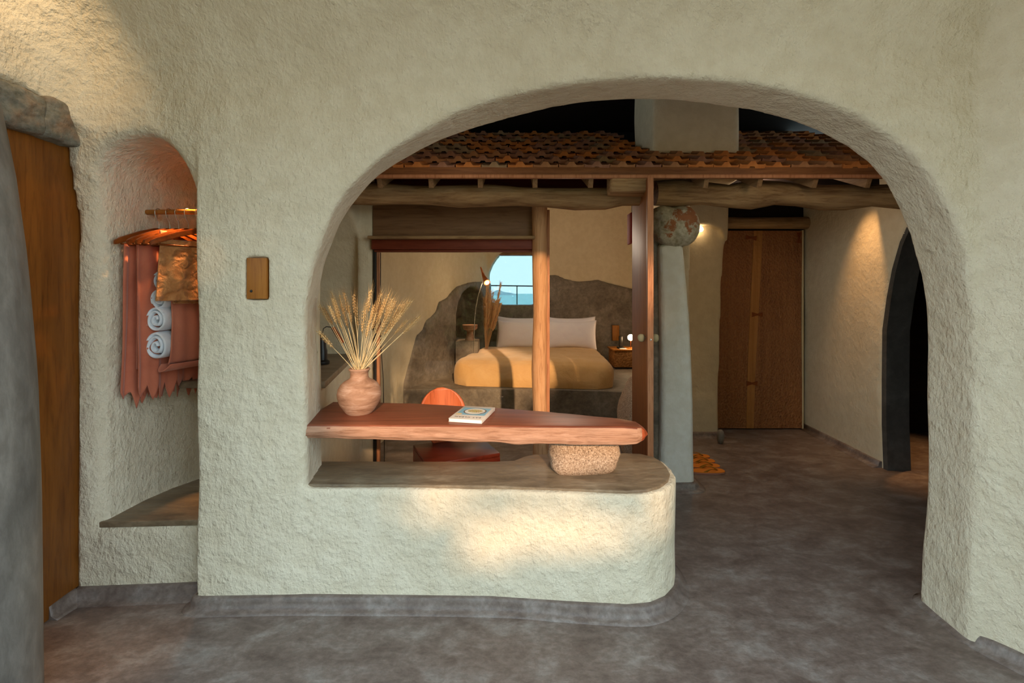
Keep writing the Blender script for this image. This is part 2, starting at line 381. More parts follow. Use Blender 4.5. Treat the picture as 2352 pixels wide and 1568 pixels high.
arch_b = [(742, 1420), (740, 1062), (738, 960), (733, 850), (729, 780), (731, 703), (736, 665), (746, 611), (754, 585), (767, 550), (782, 512), (805, 477), (834, 443), (853, 422), (873, 404), (909, 378),
          (969, 342), (1013, 321), (1088, 297), (1177, 273), (1266, 254), (1356, 241), (1440, 235), (1527, 233), (1623, 240), (1719, 253), (1814, 280), (1878, 304), (1942, 338), (1990, 376), (2031, 424),
          (2063, 478), (2089, 538), (2109, 630), (2119, 720), (2125, 800), (2127, 870), (2127, 980), (2122, 1137), (2112, 1280), (2107, 1355), (2100, 1460)]
PA = xz_poly(arch_f, fY); PB = xz_poly(arch_b, bY)
PA = [(PA[0][0], -.3)]+PA[1:-1]+[(PA[-2][0], -.3)]; PB = [(PB[0][0], -.3)]+PB[1:-1]+[(PB[-2][0], -.3)]
h = .0145
X, Y, Z = grid((-2.5, .95, -.03), (2.55, 2.95, 3.12), h)
lean = 1.25*np.maximum(0, Z-2.27)**2
x2, z2 = X[:, :, 0]+0*Z[0], Z[0]+0*X[:, :, 0]
dA = sdf_poly(x2, z2, PA)[:, None, :]; dB = sdf_poly(x2, z2, PB)[:, None, :]
Ye = Y+lean
tt = np.clip((Ye-fY(X))/(bY(X)-fY(X)), 0, 1)
hole = dA*(1-tt)+dB*tt
plan = FRONT+[(1.905, 1.72), (1.98, 1.56), (2.06, 1.3), (2.15, .8), (2.7, .8), (2.7, 2.2), (2.1, 2.05), (1.85, 2.075), (1.0, 2.24), (0., 2.32), (-.95, 2.33), (-1.40, 2.35)]
# evaluate the plan distance on a fine XY grid and sample it with the lean
ys = np.arange(.9, 4.6, h, dtype=np.float32)
pl = sdf_poly(X[:, :, 0]+0*ys[None, :], ys[None, :]+0*X[:, :, 0], plan)
fi = np.clip((Ye-ys[0])/h, 0, len(ys)-2.01); i0 = fi.astype(np.int32); fr_ = fi-i0; ix = np.arange(pl.shape[0])[:, None, None]
main = pl[ix, i0]*(1-fr_)+pl[ix, i0+1]*fr_
S = smax(main, -hole, .035)
# low bench wall below the arch
low = [(-1.1, 2.035), (-.1, 2.02), (.25, 1.986), (.5, 1.965), (.60, 1.978), (.68, 2.02), (.745, 2.09), (.78, 2.17), (.79, 2.26), (.785, 2.34), (.76, 2.41), (.70, 2.45), (.6, 2.46), (.12, 2.44), (.05, 2.40), (0.0, 2.34), (-.1, 2.325), (-1.1, 2.33)]
dl = sdf_poly(X[:, :, 0]+0*Y[0, :, 0], Y[0, :, 0]+0*X[:, :, 0], low)[:, :, None]
S = np.minimum(S, smax(dl+0*Z, Z-.524, .012))
# niche block left of the arch, set back from the front face
blend = np.clip((Z-1.55)/.62, 0, 1); blend = blend*blend*(3-2*blend)
yb = np.interp(X, [-2.1, -1.957, -1.457], [2.07, 2.078, 2.112])*(1-blend)+2.02*blend
B = np.maximum(np.maximum(yb-Ye, Y-2.75), np.maximum(X+1.25, -2.46-X)+0*Y+0*Z)
C3 = np.maximum(np.maximum(X+1.985, -2.46-X)+0*Y+0*Z, np.maximum(Y-2.3, 2.235-Z)+0*X)   # wall over the timber door, running towards the viewer
B = smin(B, C3, .22)
D3 = np.maximum(np.maximum(X+2.045, -2.46-X)+0*Y+0*Z, np.maximum(Y-2.3, Z-2.26)+0*X)
B = np.maximum(B, -(np.maximum(X+1.983, Z-2.235)+0*Y)); B = np.minimum(B, D3)
niche_px = [(222, 1203), (220, 830), (220, 640), (228, 539), (234, 450), (242, 394), (255, 364), (271, 345), (290, 332), (315, 324), (337, 320), (359, 320), (380, 326), (398, 336), (414, 351), (427, 370), (438, 390), (446, 413), (454, 445), (458, 471), (464, 520), (470, 700), (480, 1203)]
NP_ = [((a-CX)/F*2.085, EYE-(b-HOR)/F*2.085) for a, b in niche_px]; NP_[0] = (NP_[0][0], .33); NP_[-1] = (NP_[-1][0], .33)
dn = sdf_poly(x2, z2, NP_)[:, None, :]
nplan = [(-2.0, 1.8), (-1.93, 2.06), (-1.888, 2.12), (-1.878, 2.31), (-1.84, 2.46), (-1.78, 2.58), (-1.70, 2.65), (-1.31, 2.67), (-1.31, 2.34), (-1.39, 2.34), (-1.385, 1.8)]
dp = sdf_poly(X[:, :, 0]+0*Y[0, :, 0], Y[0, :, 0]+0*X[:, :, 0], nplan)[:, :, None]
cav = smax(dn, dp, .05)
cav = np.maximum(cav, Z-2.2)
B = smax(B, -cav, .05)
S = smin(S, B, .02)
# switch recess
S = np.maximum(S, -np.maximum(np.maximum(np.abs(X+1.1365)-.051, np.abs(Z-1.4635)-.098)+0*Y, Y-2.058))
S = S+lump(X, Y, Z, .005)*np.clip(Z*4, .2, 1)
S = np.maximum(S, Z-3.09); S = np.maximum(S, -.02-Z)
wf = nets('wall_front', S, (-2.5, .95, -.03), h, 'plaster'); struct(wf, 'cream plaster front wall with the wide arched opening, low bench wall and hanging niche', 'wall')
del S, B, C3, D3, cav, main, hole, tt, fi, i0, fr_, Ye, dn, dp

# cement caps, ledge and coved skirtings
def inset(poly, d):
    c = [Vector(p) for p in poly]; n = len(c); out = []
    for i in range(n):
        a, b, e_ = c[i-1], c[i], c[(i+1) % n]; t1 = (b-a).normalized(); t2 = (e_-b).normalized(); nn = Vector((-(t1.y+t2.y), t1.x+t2.x)).normalized(); out.append(b+nn*d)
    return [(p.x, p.y) for p in out]
cap = [(-.925, 2.055), (-.1, 2.04), (.25, 2.006), (.5, 1.985), (.59, 1.998), (.66, 2.035), (.72, 2.10), (.757, 2.18), (.768, 2.26), (.765, 2.34), (.745, 2.40), (.69, 2.445), (.6, 2.455), (.12, 2.435), (.06, 2.40), (.01, 2.345), (-.1, 2.332), (-.995, 2.335)]
o = prism('bench_cap', cap, .50, .536, 'cement_cap', bev=.006); struct(o, 'brown troweled cement cap on the low bench wall', 'ledge')
led = [(-1.90, 2.092), (-1.890, 2.2), (-1.883, 2.31), (-1.845, 2.46), (-1.79, 2.58), (-1.71, 2.66), (-1.32, 2.68), (-1.32, 2.35), (-1.40, 2.35), (-1.395, 2.118)]
o = prism('niche_ledge', led, .318, .345, 'cement_cap', bev=.004); struct(o, 'grey cement ledge at the foot of the hanging niche', 'ledge')
def skirting(name, path, ht=.055, out=.018, cove=.040, mats='cement_floor'):
    path = [Vector(p) for p in path]; prof = [(-.03, -.02), (-.03, ht), (out*.5, ht), (out, ht-.006), (out+.004, ht*.6), (out+.008, ht*.26), (out+cove*.6, .007), (out+cove, .001), (out+cove, -.02)]
    bm = bmesh.new(); rings = []
    for i, p in enumerate(path):
        t1 = (path[min(i+1, len(path)-1)]-path[max(i-1, 0)]).normalized(); nn = Vector((t1.y, -t1.x))
        rings.append([bm.verts.new((p.x+nn.x*a, p.y+nn.y*a, b)) for a, b in prof])
    for i in range(len(path)-1):
        for k in range(len(prof)-1): bm.faces.new((rings[i][k], rings[i+1][k], rings[i+1][k+1], rings[i][k+1])).smooth = True
    bm.faces.new(rings[0]); bm.faces.new(rings[-1][::-1])
    return struct(from_bm(name, bm, mats))
def dense(pts, n=8):
    out = []
    P_ = [Vector(p) for p in pts]
    for i in range(len(P_)-1):
        a, b, c, d = P_[max(i-1, 0)], P_[i], P_[i+1], P_[min(i+2, len(P_)-1)]
        for k in range(n):
            s = k/n; out.append(.5*((2*b)+(-a+c)*s+(2*a-5*b+4*c-d)*s*s+(-a+3*b-3*c+d)*s**3))
    out.append(P_[-1]); return out
skirting('baseboard_front', dense([(-1.40, 2.20), (-1.405, 2.06), (-1.385, 2.022), (-1.2, 2.024), (-.9, 2.03), (-.1, 2.02), (.25, 1.986), (.5, 1.965), (.60, 1.978), (.68, 2.02), (.745, 2.09), (.78, 2.17), (.79, 2.26), (.785, 2.34), (.76, 2.41), (.70, 2.45)], 5))
skirting('baseboard_niche', dense([(-2.0, 1.95), (-1.985, 2.05), (-1.95, 2.078), (-1.7, 2.094), (-1.457, 2.112), (-1.38, 2.115)], 5), .06)
skirting('baseboard_right', dense([(2.3, 2.04), (1.95, 2.062), (1.895, 2.06), (1.875, 2.03), (1.872, 1.95), (1.862, 1.85), (1.868, 1.80), (1.905, 1.72), (1.98, 1.56), (2.06, 1.3), (2.15, .9)], 5), .05)

# floor and ground
o = box('floor', (-6, -3.2, -.12), (5.2, 9.0, 0.0), 'cement_floor', bev=0); struct(o, 'mottled grey-brown polished cement floor', 'floor')
m = M('garden earth', .95, .1); v = m.map(); m.col(m.ramp(m.noise(v, 2, 5), [(.3, hexc('8E7850')), (.7, hexc('B89A6C'))])); MT['earth'] = m.m
o = box('ground', (-30, -40, -.4), (30, -3.2, -.1), 'earth', bev=0); struct(o)

# roof over the viewer's side and dark boarded ceiling behind the arch
o = box('ceiling_porch', (-3.2, -.15, 3.0), (3.4, 2.5, 3.12), 'amber', bev=0); struct(o)  # unseen porch roof, sized to shade the upper wall, amber for warm bounce
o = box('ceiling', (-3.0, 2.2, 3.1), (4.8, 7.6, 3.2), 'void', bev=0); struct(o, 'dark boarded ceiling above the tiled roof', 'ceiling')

# ------------------------------------------------------------------ left foreground: cement column, timber door, lintel stones
bm = bmesh.new(); pts = []
for zz in np.linspace(-.05, 3.0, 26):
    ex = np.interp(zz, [-.05, .25, .7, 1.1, 1.5, 1.8, 2.02, 2.3, 3.0], [-1.500, -1.503, -1.508, -1.520, -1.552, -1.590, -1.632, -1.70, -1.95])
    k_ = ex/1.46; pts.append((k_*1.46-.222*math.sqrt(1+k_*k_), 1.46, zz))
tube_bm(bm, pts, [.222]*26, 40)
o = from_bm('cement_column', bm, 'cement_col', None, True); struct(o, 'smooth grey cement column leaning at the left edge', 'column')
dr = empty('timber_door', (-2.0, 1.7, 0))
for i, (a, b) in enumerate(((1.20, 1.60), (1.602, 2.16))):
    box('plank', (-2.043, a, .0), (-1.983, b, 2.06), 'door_wood', dr, .003)
tag(dr, 'tall amber timber door under the lintel stones, left of the niche', 'door')
o = rock('lintel_stone', (-2.02, 1.98, 2.135), (.10, .105, .088), 'lintel', p=9, nz=.05, nsc=5, seed=3); tag(o, 'reddish end stone of the lintel above the amber door', 'stone')
o = rock('lintel_stone', (-2.03, 1.80, 2.13), (.11, .095, .085), 'lintel', p=7, nz=.05, nsc=5, seed=5); tag(o, 'grey inner stone of the lintel, beside the cement column', 'stone')
o = box('trim_1', (-2.3, 1.2, 2.05), (-2.08, 1.75, 2.24), 'cement_dark', bev=0); struct(o)

# wooden wall plate
wp = empty('wall_plate', (-1.1365, 2.03, 1.4635))
box('cover', (-1.1805, 2.024, 1.3725), (-1.0925, 2.056, 1.5545), 'nook', wp, .0015)
lathe('button', [(.0002, 0), (.006, 0), (.006, .003), (.0042, .0045), (.0002, .0045)], 'black', wp, 20, mat=Matrix.Translation((-1.160, 2.025, 1.407)) @ Matrix.Rotation(PI/2, 4, 'X'))
tag(wp, 'small honey-wood plate let into the plaster between niche and arch', 'switch plate')

# ------------------------------------------------------------------ hanging niche
rod = tube('hanging_rod', [(-1.89, 2.33, 1.812), (-1.7, 2.33, 1.814), (-1.5, 2.33, 1.812), (-1.32, 2.33, 1.813)], [.0125, .013, .0135, .013], 'nook', seg=16, nz=.12, nsc=30)
tag(rod, 'bamboo-coloured rod fixed across the hanging niche', 'rod')
AX = Vector((-.21, -.978, 0)); NX = Vector((.978, -.21, 0))
def frame_at(o_):
    return Matrix(((AX.x, NX.x, 0, o_[0]), (AX.y, NX.y, 0, o_[1]), (0, 0, 1, o_[2]), (0, 0, 0, 1)))
hl = ['dark wooden hanger nearest the niche wall, carrying the long ragged-hem cloth', 'second wooden hanger from the niche wall, carrying the folded salmon cloth', 'middle wooden hanger with the towel bag looped over it',
      'fourth wooden hanger, above the shining tan cloth', 'rightmost wooden hanger, half hidden by the front wall']
HX = [-1.808, -1.753, -1.706, -1.657, -1.598]
hmat = wood('walnut hanger', hexc('6E3312'), hexc('93501F'), 'y', .35, 1.0, .001); MT['hang'] = hmat
def hanger(x, rzt, label):
    e_ = empty('clothes_hanger', (x, 2.33, 1.812), 0)
    fr0 = Matrix.Translation((x, 2.33, 0)) @ Matrix.Rotation(rzt, 4, 'Z') @ Matrix.Translation((-x, -2.33, 0)) @ frame_at((x, 2.33, 0))
    pts_ = [(-.215, -.0, 1.637), (-.19, 0, 1.650), (-.10, 0, 1.690), (-.02, 0, 1.716), (.02, 0, 1.716), (.10, 0, 1.690), (.19, 0, 1.650), (.215, 0, 1.637)]
    bm = bmesh.new(); n = len(pts_); R = []
    for i, (a, b, c_) in enumerate(pts_):
        th = .017 if 0 < i < n-1 else .012; wd = .019 if 0 < i < n-1 else .015
        R.append([bm.verts.new(fr0 @ Vector((a, s*wd*.5*q, c_+t_))) for s, t_, q in ((-1, -th, .8), (1, -th, .8), (1, th*.7, 1), (-1, th*.7, 1))])
    for i in range(n-1):
        for k in range(4): bm.faces.new((R[i][k], R[i][(k+1) % 4], R[i+1][(k+1) % 4], R[i+1][k]))
    bm.faces.new(R[0][::-1]); bm.faces.new(R[-1])
    bmesh.ops.bevel(bm, geom=bm.edges[:], offset=.003, segments=2, affect='EDGES')
    autosmooth(from_bm('arm', bm, 'hang', e_))
    hk = [fr0 @ Vector(p) for p in [(0, 0, 1.72), (0, 0, 1.755), (.012, 0, 1.775), (.021, 0, 1.797), (.022, 0, 1.812)]]
    for k in range(1, 10):
        a = PI*k/9; hk.append(fr0 @ Vector((.0175*math.cos(a)+.004, 0, 1.812+.0175*math.sin(a))))
    hk.append(fr0 @ Vector((-.0135, 0, 1.802)))
    tube('hook', hk, .0019, 'metal', e_, seg=8)
    tube('cross_bar', [fr0 @ Vector((-.185, 0, 1.632)), fr0 @ Vector((.185, 0, 1.632))], .0045, 'hang', e_, seg=10)
    tag(e_, label, 'hanger', 'wooden hangers on the niche rod'); return fr0
FRS = [hanger(HX[i], [0, .02, -.02, -.10, -.32][i], hl[i]) for i in range(5)]
def drape(name, fr0, u0, u1, z0, z1, mats, jag=0.0, folds=5, amp=.012, thick=.004, seed=0, off=0.0, nu=70, nv=50, tilt=0.0, parent=None, jn=9, widen=0.0):
    bm = bmesh.new(); g = []
    rr = random.Random(seed); ph = rr.random()*6
    js = [rr.uniform(.3, 1.0) for _ in range(jn+2)]
    for j in range(nv+1):
        row = []
        for i in range(nu+1):
            s = i/nu; q = j/nv; u = u0+(u1-u0)*s; u += (s-.5)*widen*q
            tri = s*jn; kk = int(min(tri, jn-1)); fx = tri-kk; jg = jag*js[kk]*(1-abs(2*fx-1))**.8
            zz = z0+(z1-z0)*q-(jg*max(0, (q-.80)/.20) if jag else 0)
            d = off+amp*(.35+.65*q)*(math.sin(folds*2*PI*s+ph+.9*math.sin(3*q+ph))+.35*math.sin(folds*4.7*PI*s+1.3*ph))
            d += .004*noise.noise(Vector((u*9, zz*5, seed)))
            row.append(bm.verts.new(fr0 @ Vector((u+tilt*q, d, zz))))
        g.append(row)
    for j in range(nv):
        for i in range(nu): bm.faces.new((g[j][i], g[j][i+1], g[j+1][i+1], g[j+1][i])).smooth = True
    o_ = from_bm(name, bm, mats, parent, True)
    md = o_.modifiers.new('s', 'SOLIDIFY'); md.thickness = thick; md.offset = 0
    return o_
r1 = empty('ragged_cloth', (HX[0], 2.33, 1.63))
drape('front_layer', FRS[0], -.17, .175, 1.632, .93, 'salmon', jag=.11, folds=4, amp=.013, seed=1, parent=r1, jn=8, widen=.03)
drape('rear_layer', FRS[0], -.17, .16, 1.632, .965, 'salmon', jag=.10, folds=3, amp=.010, seed=4, off=-.02, parent=r1, jn=9)
tag(r1, 'long salmon cloth with ragged pointed hem hanging nearest the niche wall', 'cloth')
o = drape('folded_cloth', FRS[1], -.17, .165, 1.632, .95, 'salmon', jag=.10, folds=3, amp=.010, seed=2, jn=7); tag(o, 'salmon cloth on the second hanger, between the ragged cloth and the towel bag', 'cloth')
# towel bag: open-sided pouch holding rolled towels
bagf = FRS[2]; bg_ = empty('towel_bag', (HX[2], 2.33, 1.63))
drape('back_panel', bagf, -.19, .155, 1.632, 1.03, 'salmon_l', folds=2, amp=.004, seed=5, off=-.070, parent=bg_)
def pouch():
    bm = bmesh.new(); g = []
    for j in range(41):
        q = j/40; zz = 1.632-(1.632-1.045)*q; row = []
        dep = .004+.026*min(1, q*1.6)*(1-max(0, (q-.9)/.1)**2*.55)
        for i in range(31):
            s = i/30; row.append(bm.verts.new(bagf @ Vector((-.19+(.265-.02*math.sin(PI*q))*s, dep*(.85+.15*math.sin(PI*s))+.004*math.sin(9*s+4*q)+.003*math.sin(23*s+q*3), zz))))
        g.append(row)
    for j in range(40):
        for i in range(30): bm.faces.new((g[j][i], g[j][i+1], g[j+1][i+1], g[j+1][i]))
    n = 24; prev = None        # bottom sling
    for i in range(31):
        s = i/30; u = -.19+.265*s; row = [bm.verts.new(bagf @ Vector((u+.03*s*math.sin(k/n*PI), .006+.030*math.cos(PI*k/n), 1.045-.035*math.sin(PI*k/n)))) for k in range(n+1)]
        if prev:
            for k in range(n): bm.faces.new((prev[k], prev[k+1], row[k+1], row[k]))
        prev = row
    o_ = from_bm('pouch', bm, 'salmon_l', bg_, True); md = o_.modifiers.new('s', 'SOLIDIFY'); md.thickness = .004
pouch()
drape('loop', bagf, .045, .115, 1.704, 1.63, 'salmon_l', folds=1, amp=.002, seed=6, off=.018, parent=bg_, nu=16, nv=10)
tag(bg_, 'pale salmon hanging bag holding the rolled white towels', 'bag')
tl = ['topmost rolled white towel in the hanging bag', 'second rolled white towel from the top of the bag', 'third rolled white towel from the top, the largest spiral', 'lowest rolled white towel in the hanging bag']
for k, (cz, rr_, cu) in enumerate(((1.460, .045, .060), (1.368, .044, .070), (1.268, .054, .085), (1.138, .060, .085))):
    bm = bmesh.new(); turns = 2.6; n = 90; R0 = []
    f2 = bagf @ Matrix.Translation((cu+.01, -.018, cz)) @ Matrix.Rotation(.35, 4, 'Z')
    for i in range(n+1):
        a = turns*2*PI*i/n; r = rr_*(.16+.84*min(1, 1.35*i/n))*(1+.03*math.sin(3*a+k))
        R0.append([bm.verts.new(f2 @ Vector((u_, r*math.cos(a)*.72, r*math.sin(a)))) for u_ in (.028+.001*math.sin(2*a+k), -.05, -.14)])
    for i in range(n):
        for q in range(2): bm.faces.new((R0[i][q], R0[i][q+1], R0[i+1][q+1], R0[i+1][q])).smooth = True
    o = from_bm('rolled_towel', bm, 'towel', None, True); md = o.modifiers.new('s', 'SOLIDIFY'); md.thickness = rr_*.30; md.offset = 0
    sb = o.modifiers.new('b', 'SUBSURF'); sb.levels = 1; sb.render_levels = 1
    tag(o, tl[k], 'towel', 'rolled towels in the hanging bag')
o = drape('tan_cloth', FRS[3], -.15, .125, 1.630, 1.345, 'tan', folds=1.5, amp=.012, seed=9, off=.012, tilt=-.045, thick=.006); tag(o, 'shining crumpled tan cloth on the fourth hanger, in front of the towel bag', 'cloth')
o = drape('dark_cloth', FRS[4], -.13, .17, 1.66, 1.36, 'tan', folds=1.5, amp=.008, seed=12, off=-.004, tilt=.02); tag(o, 'folded tan cloth under the rightmost hanger at the front wall edge', 'cloth')

# ------------------------------------------------------------------ desk slab, stone, vase, wheat, book, chair
def slab():
    bm = bmesh.new(); n = 130; R = []
    xs = np.concatenate([np.linspace(-.97, .55, 100), np.linspace(.558, .628, 30)])
    for i, x in enumerate(xs):
        yf = float(np.interp(x, [-.97, -.88, -.2, .3, .5, .56, .60, .62, .628], [2.045, 2.045, 2.035, 2.03, 2.03, 2.035, 2.055, 2.085, 2.105]))
        yk = float(np.interp(x, [-.97, -.55, -.06, .26, .45, .52, .58, .61, .628], [2.485, 2.455, 2.36, 2.26, 2.19, 2.17, 2.145, 2.13, 2.112]))
        zt = float(np.interp(x, [-.97, .5, .58, .61, .628], [.807, .803, .795, .775, .750]))
        zb = float(np.interp(x, [-.97, -.6, .0, .3, .5, .56, .60, .628], [.742, .733, .722, .713, .713, .717, .727, .742]))
        nz1 = .006*noise.noise(Vector((x*5, 0, 1)))+.004*noise.noise(Vector((x*17, 3, 1)))
        yf += nz1; zb += .003*noise.noise(Vector((x*7, 5, 2)))-.008*math.exp(-((x-.02)/.05)**2); yk += .006*noise.noise(Vector((x*9, 8, 2)))
        r = min(.012, (zt-zb)*.3, (yk-yf)*.4); p = []
        for cy, cz, a0 in ((yf+r, zt-r, 90), (yf+r*1.3, zb+r*1.3, 180), (yk-r, zb+r, 270), (yk-r, zt-r, 0)):
            for k in range(5):
                a = math.radians(a0+k*22.5); rr_ = r; p.append((x, cy+rr_*math.cos(a), cz+rr_*math.sin(a)))
            if a0 == 90:
                for k in range(1, 8):      # rough front face
                    zz = zt-r-(zt-zb-2*r)*k/8; p.append((x, yf+.004*noise.noise(Vector((x*14, zz*60, 4)))-.004*math.sin(PI*k/8), zz))
        R.append([bm.verts.new(q) for q in p])
    m_ = len(R[0])
    for i in range(len(R)-1):
        for k in range(m_): bm.faces.new((R[i][k], R[i][(k+1) % m_], R[i+1][(k+1) % m_], R[i+1][k]))
    bm.faces.new(R[0]); bm.faces.new(R[-1])
    bmesh.ops.recalc_face_normals(bm, faces=bm.faces[:]); bm.normal_update()
    for f in bm.faces:
        c_ = f.calc_center_median()
        f.material_index = 2 if c_.x > .585 and (f.normal.x > .15 or c_.x > .6) else (0 if f.normal.z > .5 or f.normal.y > .5 else 1)
        f.smooth = True
    return bm
o = from_bm('desk_slab', slab(), ['desk_top', 'desk_side', 'desk_end']); tag(o, 'thick red-brown live-edge timber slab desk spanning the arch', 'desk')
o = rock('support_stone', (.352, 2.262, .619), (.166, .118, .097), 'granite', p=4.6, nz=.06, seed=2); tag(o, 'squat speckled granite stone holding up the desk slab', 'stone')

VX, VY, VZ = -.755, 2.25, .8065
prof = [(.002, 0), (.060, 0), (.066, .006), (.078, .022), (.094, .048), (.104, .078), (.1055, .098), (.101, .120), (.089, .142), (.072, .157), (.056, .165), (.047, .171), (.0435, .180), (.0425, .195), (.0435, .204), (.047, .209), (.0505, .212), (.0515, .216), (.050, .220), (.0465, .221), (.042, .219), (.039, .210), (.037, .180), (.05, .16), (.08, .13), (.09, .09), (.06, .02), (.002, .012)]
bm = bmesh.new(); lathe_bm(bm, prof, 64, (VX, VY, VZ))
for v_ in bm.verts:
    k = 1+.012*noise.noise(v_.co*9); v_.co.x = VX+(v_.co.x-VX)*k; v_.co.y = VY+(v_.co.y-VY)*k
o = autosmooth(from_bm('clay_vase', bm, 'clay')); tag(o, 'round terracotta vase with short neck at the left end of the desk', 'vase')
# wheat
def ear_mesh(name, mats, seed):
    rr = random.Random(seed); bm = bmesh.new(); L = .085
    for k in range(26):
        zz = L*k/26; a = k*PI*.5+rr.uniform(-.25, .25); w_ = .0052*(math.sin(PI*(k+3)/32))**.5
        d = Vector((math.cos(a), math.sin(a), 0)); b0 = Vector((0, 0, zz))+d*.0012; tip = b0+d*w_*1.1+Vector((0, 0, .013)); sd = Vector((-d.y, d.x, 0))*.0028
        mid = (b0+tip)/2+d*.0026
        v0, v1, v2, v3, v4 = [bm.verts.new(q) for q in (b0, mid+sd, tip, mid-sd, mid+d*.0022)]
        for t3 in ((v0, v1, v4), (v1, v2, v4), (v2, v3, v4), (v3, v0, v4)): bm.faces.new(t3)
        e0 = tip; e1 = tip+(d*.25+Vector((0, 0, 1))).normalized()*rr.uniform(.025, .055)+Vector((rr.uniform(-.004, .004), rr.uniform(-.004, .004), 0))
        s_ = sd.normalized()*.00035
        bm.faces.new([bm.verts.new(q) for q in (e0-s_, e0+s_, e1)]); s2 = d*.00035; bm.faces.new([bm.verts.new(q) for q in (e0-s2, e0+s2, e1)])
    tube_bm(bm, [(0, 0, -.004), (0, 0, L*.5), (0, 0, L)], [.0016, .0022, .0012], 6)
    me = D.meshes.new(name); bm.to_mesh(me); bm.free(); me.materials.append(MT[mats]); return me
EARS = [ear_mesh('ear_a', 'ear', 1), ear_mesh('ear_b', 'ear', 2), ear_mesh('ear_c', 'ear2', 3)]
tips = [(733, 700), (742, 705), (760, 668), (768, 690), (780, 680), (790, 672), (800, 700), (812, 680), (820, 705), (843, 690), (850, 672), (858, 700), (868, 690), (876, 672), (884, 690), (892, 680), (900, 700), (896, 715), (908, 690),
        (915, 705), (925, 700), (938, 690), (920, 720), (945, 690), (935, 735), (905, 730), (890, 735), (875, 725), (770, 715), (755, 700), (787, 708), (765, 690), (865, 715), (880, 700), (928, 712), (899, 690), (911, 722), (955, 738), (960, 730), (735, 765), (836, 720), (849, 735)]
for k, (tx, ty) in enumerate(tips):
    rr = random.Random(k+50); yy = VY+rr.uniform(-.16, .12)
    T = P(tx, ty, yy); a = rr.random()*2*PI; r0 = .024*math.sqrt(rr.random())
    n0 = Vector((VX+r0*math.cos(a)+.00, VY+r0*math.sin(a), VZ+.205)); dirn = (T-n0).normalized()
    n0 = Vector((VX+dirn.x*.030+rr.uniform(-.008, .008), VY+max(-.03, min(.03, dirn.y*.04)), VZ+.212)); base = Vector((VX-dirn.x*.02, VY-dirn.y*.02, VZ+.06))
    e_ = empty('wheat_stalk', base)
    dirn = (T-n0).normalized(); E0 = T-dirn*.095
    bend = Vector((rr.uniform(-.006, .006), rr.uniform(-.006, .006), 0))
    tube('stem', [base, n0, (n0*2+E0)/3+bend, (n0+E0*2)/3+bend, E0], [.0017, .0016, .0014, .0012, .001], 'straw', e_, seg=5)
    eo = D.objects.new('ear', EARS[2 if k in (1, 5, 7, 12, 30) else k % 2]); C.objects.link(eo)
    q = dirn.to_track_quat('Z', 'Y').to_matrix().to_4x4(); eo.matrix_world = Matrix.Translation(E0) @ q @ Matrix.Rotation(rr.random()*6, 4, 'Z') @ Matrix.Scale(rr.uniform(.95, 1.25), 4)
    mw = eo.matrix_world.copy(); eo.parent = e_; eo.matrix_parent_inverse = e_.matrix_world.inverted(); eo.matrix_world = mw
    tag(e_, 'dried bearded wheat stalk standing in the terracotta vase', 'wheat', 'dried wheat stalks in the clay vase')
# book
bA = Vector((-.293, 2.093, 0)); bB = Vector((-.138, 2.059, 0)); ux = (bB-bA).normalized(); uy = Vector((-ux.y, ux.x, 0)); Wb, Lb = .160, .238
bf = Matrix(((ux.x, uy.x, 0, bA.x), (ux.y, uy.y, 0, bA.y), (0, 0, 1, .8065), (0, 0, 0, 1))) @ Matrix(((1, 0, 0, 0), (0, 1, 0, 0), (0, 0, 1, 0), (0, 0, 0, 1)))
shear = Matrix(((1, 0, 0, 0), (0, 1, 0, 0), (0, 0, 1, 0), (0, 0, 0, 1)))
bk = empty('recipe_book', (-.2, 2.2, .8065))
box('page_block', (.002, .002, .0015), (Wb-.003, Lb-.002, .0150), 'paper', bk, .0006, mat=bf)
MT['cover'] = plain('matt cover', hexc('D9CFC4'), .5)
box('cover', (0, 0, .0150), (Wb, Lb, .0162), 'cover', bk, .0004, mat=bf); box('back_cover', (0, 0, 0.0), (Wb, Lb, .0014), 'cover', bk, .0004, mat=bf)
box('spine', (Wb-.003, 0, .0008), (Wb+.0006, Lb, .0158), 'cover', bk, .0004, mat=bf)
MT['blue'] = plain('blue print', hexc('7FB4CC'), .5); MT['plate'] = plain('plate print', hexc('E4E4DC'), .5); MT['rim'] = plain('rim print', hexc('6F625C'), .5)
def food():
    m = M('food print', .5); v = m.vor(m.map(), 160); n_ = m.noise(m.map(), 120, 3)
    m.col(m.ramp(n_, [(.3, hexc('5D7A32')), (.42, hexc('A9B060')), (.5, hexc('E0D2A8')), (.58, hexc('B8803E')), (.68, hexc('8C2E28'))])); return m.m
MT['food'] = food()
pr = box('cover_print', (.010, .075, .0162), (Wb-.010, .205, .0165), 'blue', bk, 0, mat=bf)
lathe('plate_rim_print', [(.0001, 0), (.056, 0), (.056, .0002), (.0001, .0002)], 'rim', bk, 40, mat=bf @ Matrix.Translation((.085, .142, .0165)))
lathe('plate_print', [(.0001, 0), (.050, 0), (.050, .0002), (.0001, .0002)], 'plate', bk, 40, mat=bf @ Matrix.Translation((.085, .142, .0167)))
lathe('food_print', [(.0001, 0), (.034, 0), (.034, .0002), (.0001, .0002)], 'food', bk, 32, mat=bf @ Matrix.Translation((.085, .146, .0169)) @ Matrix.Diagonal((1.1, .8, 1, 1)))
lathe('bread_print', [(.0001, 0), (.016, 0), (.016, .0002), (.0001, .0002)], 'straw', bk, 24, mat=bf @ Matrix.Translation((.022, .084, .0166)))
box('fork_print', (-.0016, -.035, 0), (.0016, .035, .0002), 'rim', bk, 0, mat=bf @ Matrix.Translation((.128, .125, .0170)) @ Matrix.Rotation(-.35, 4, 'Z'))
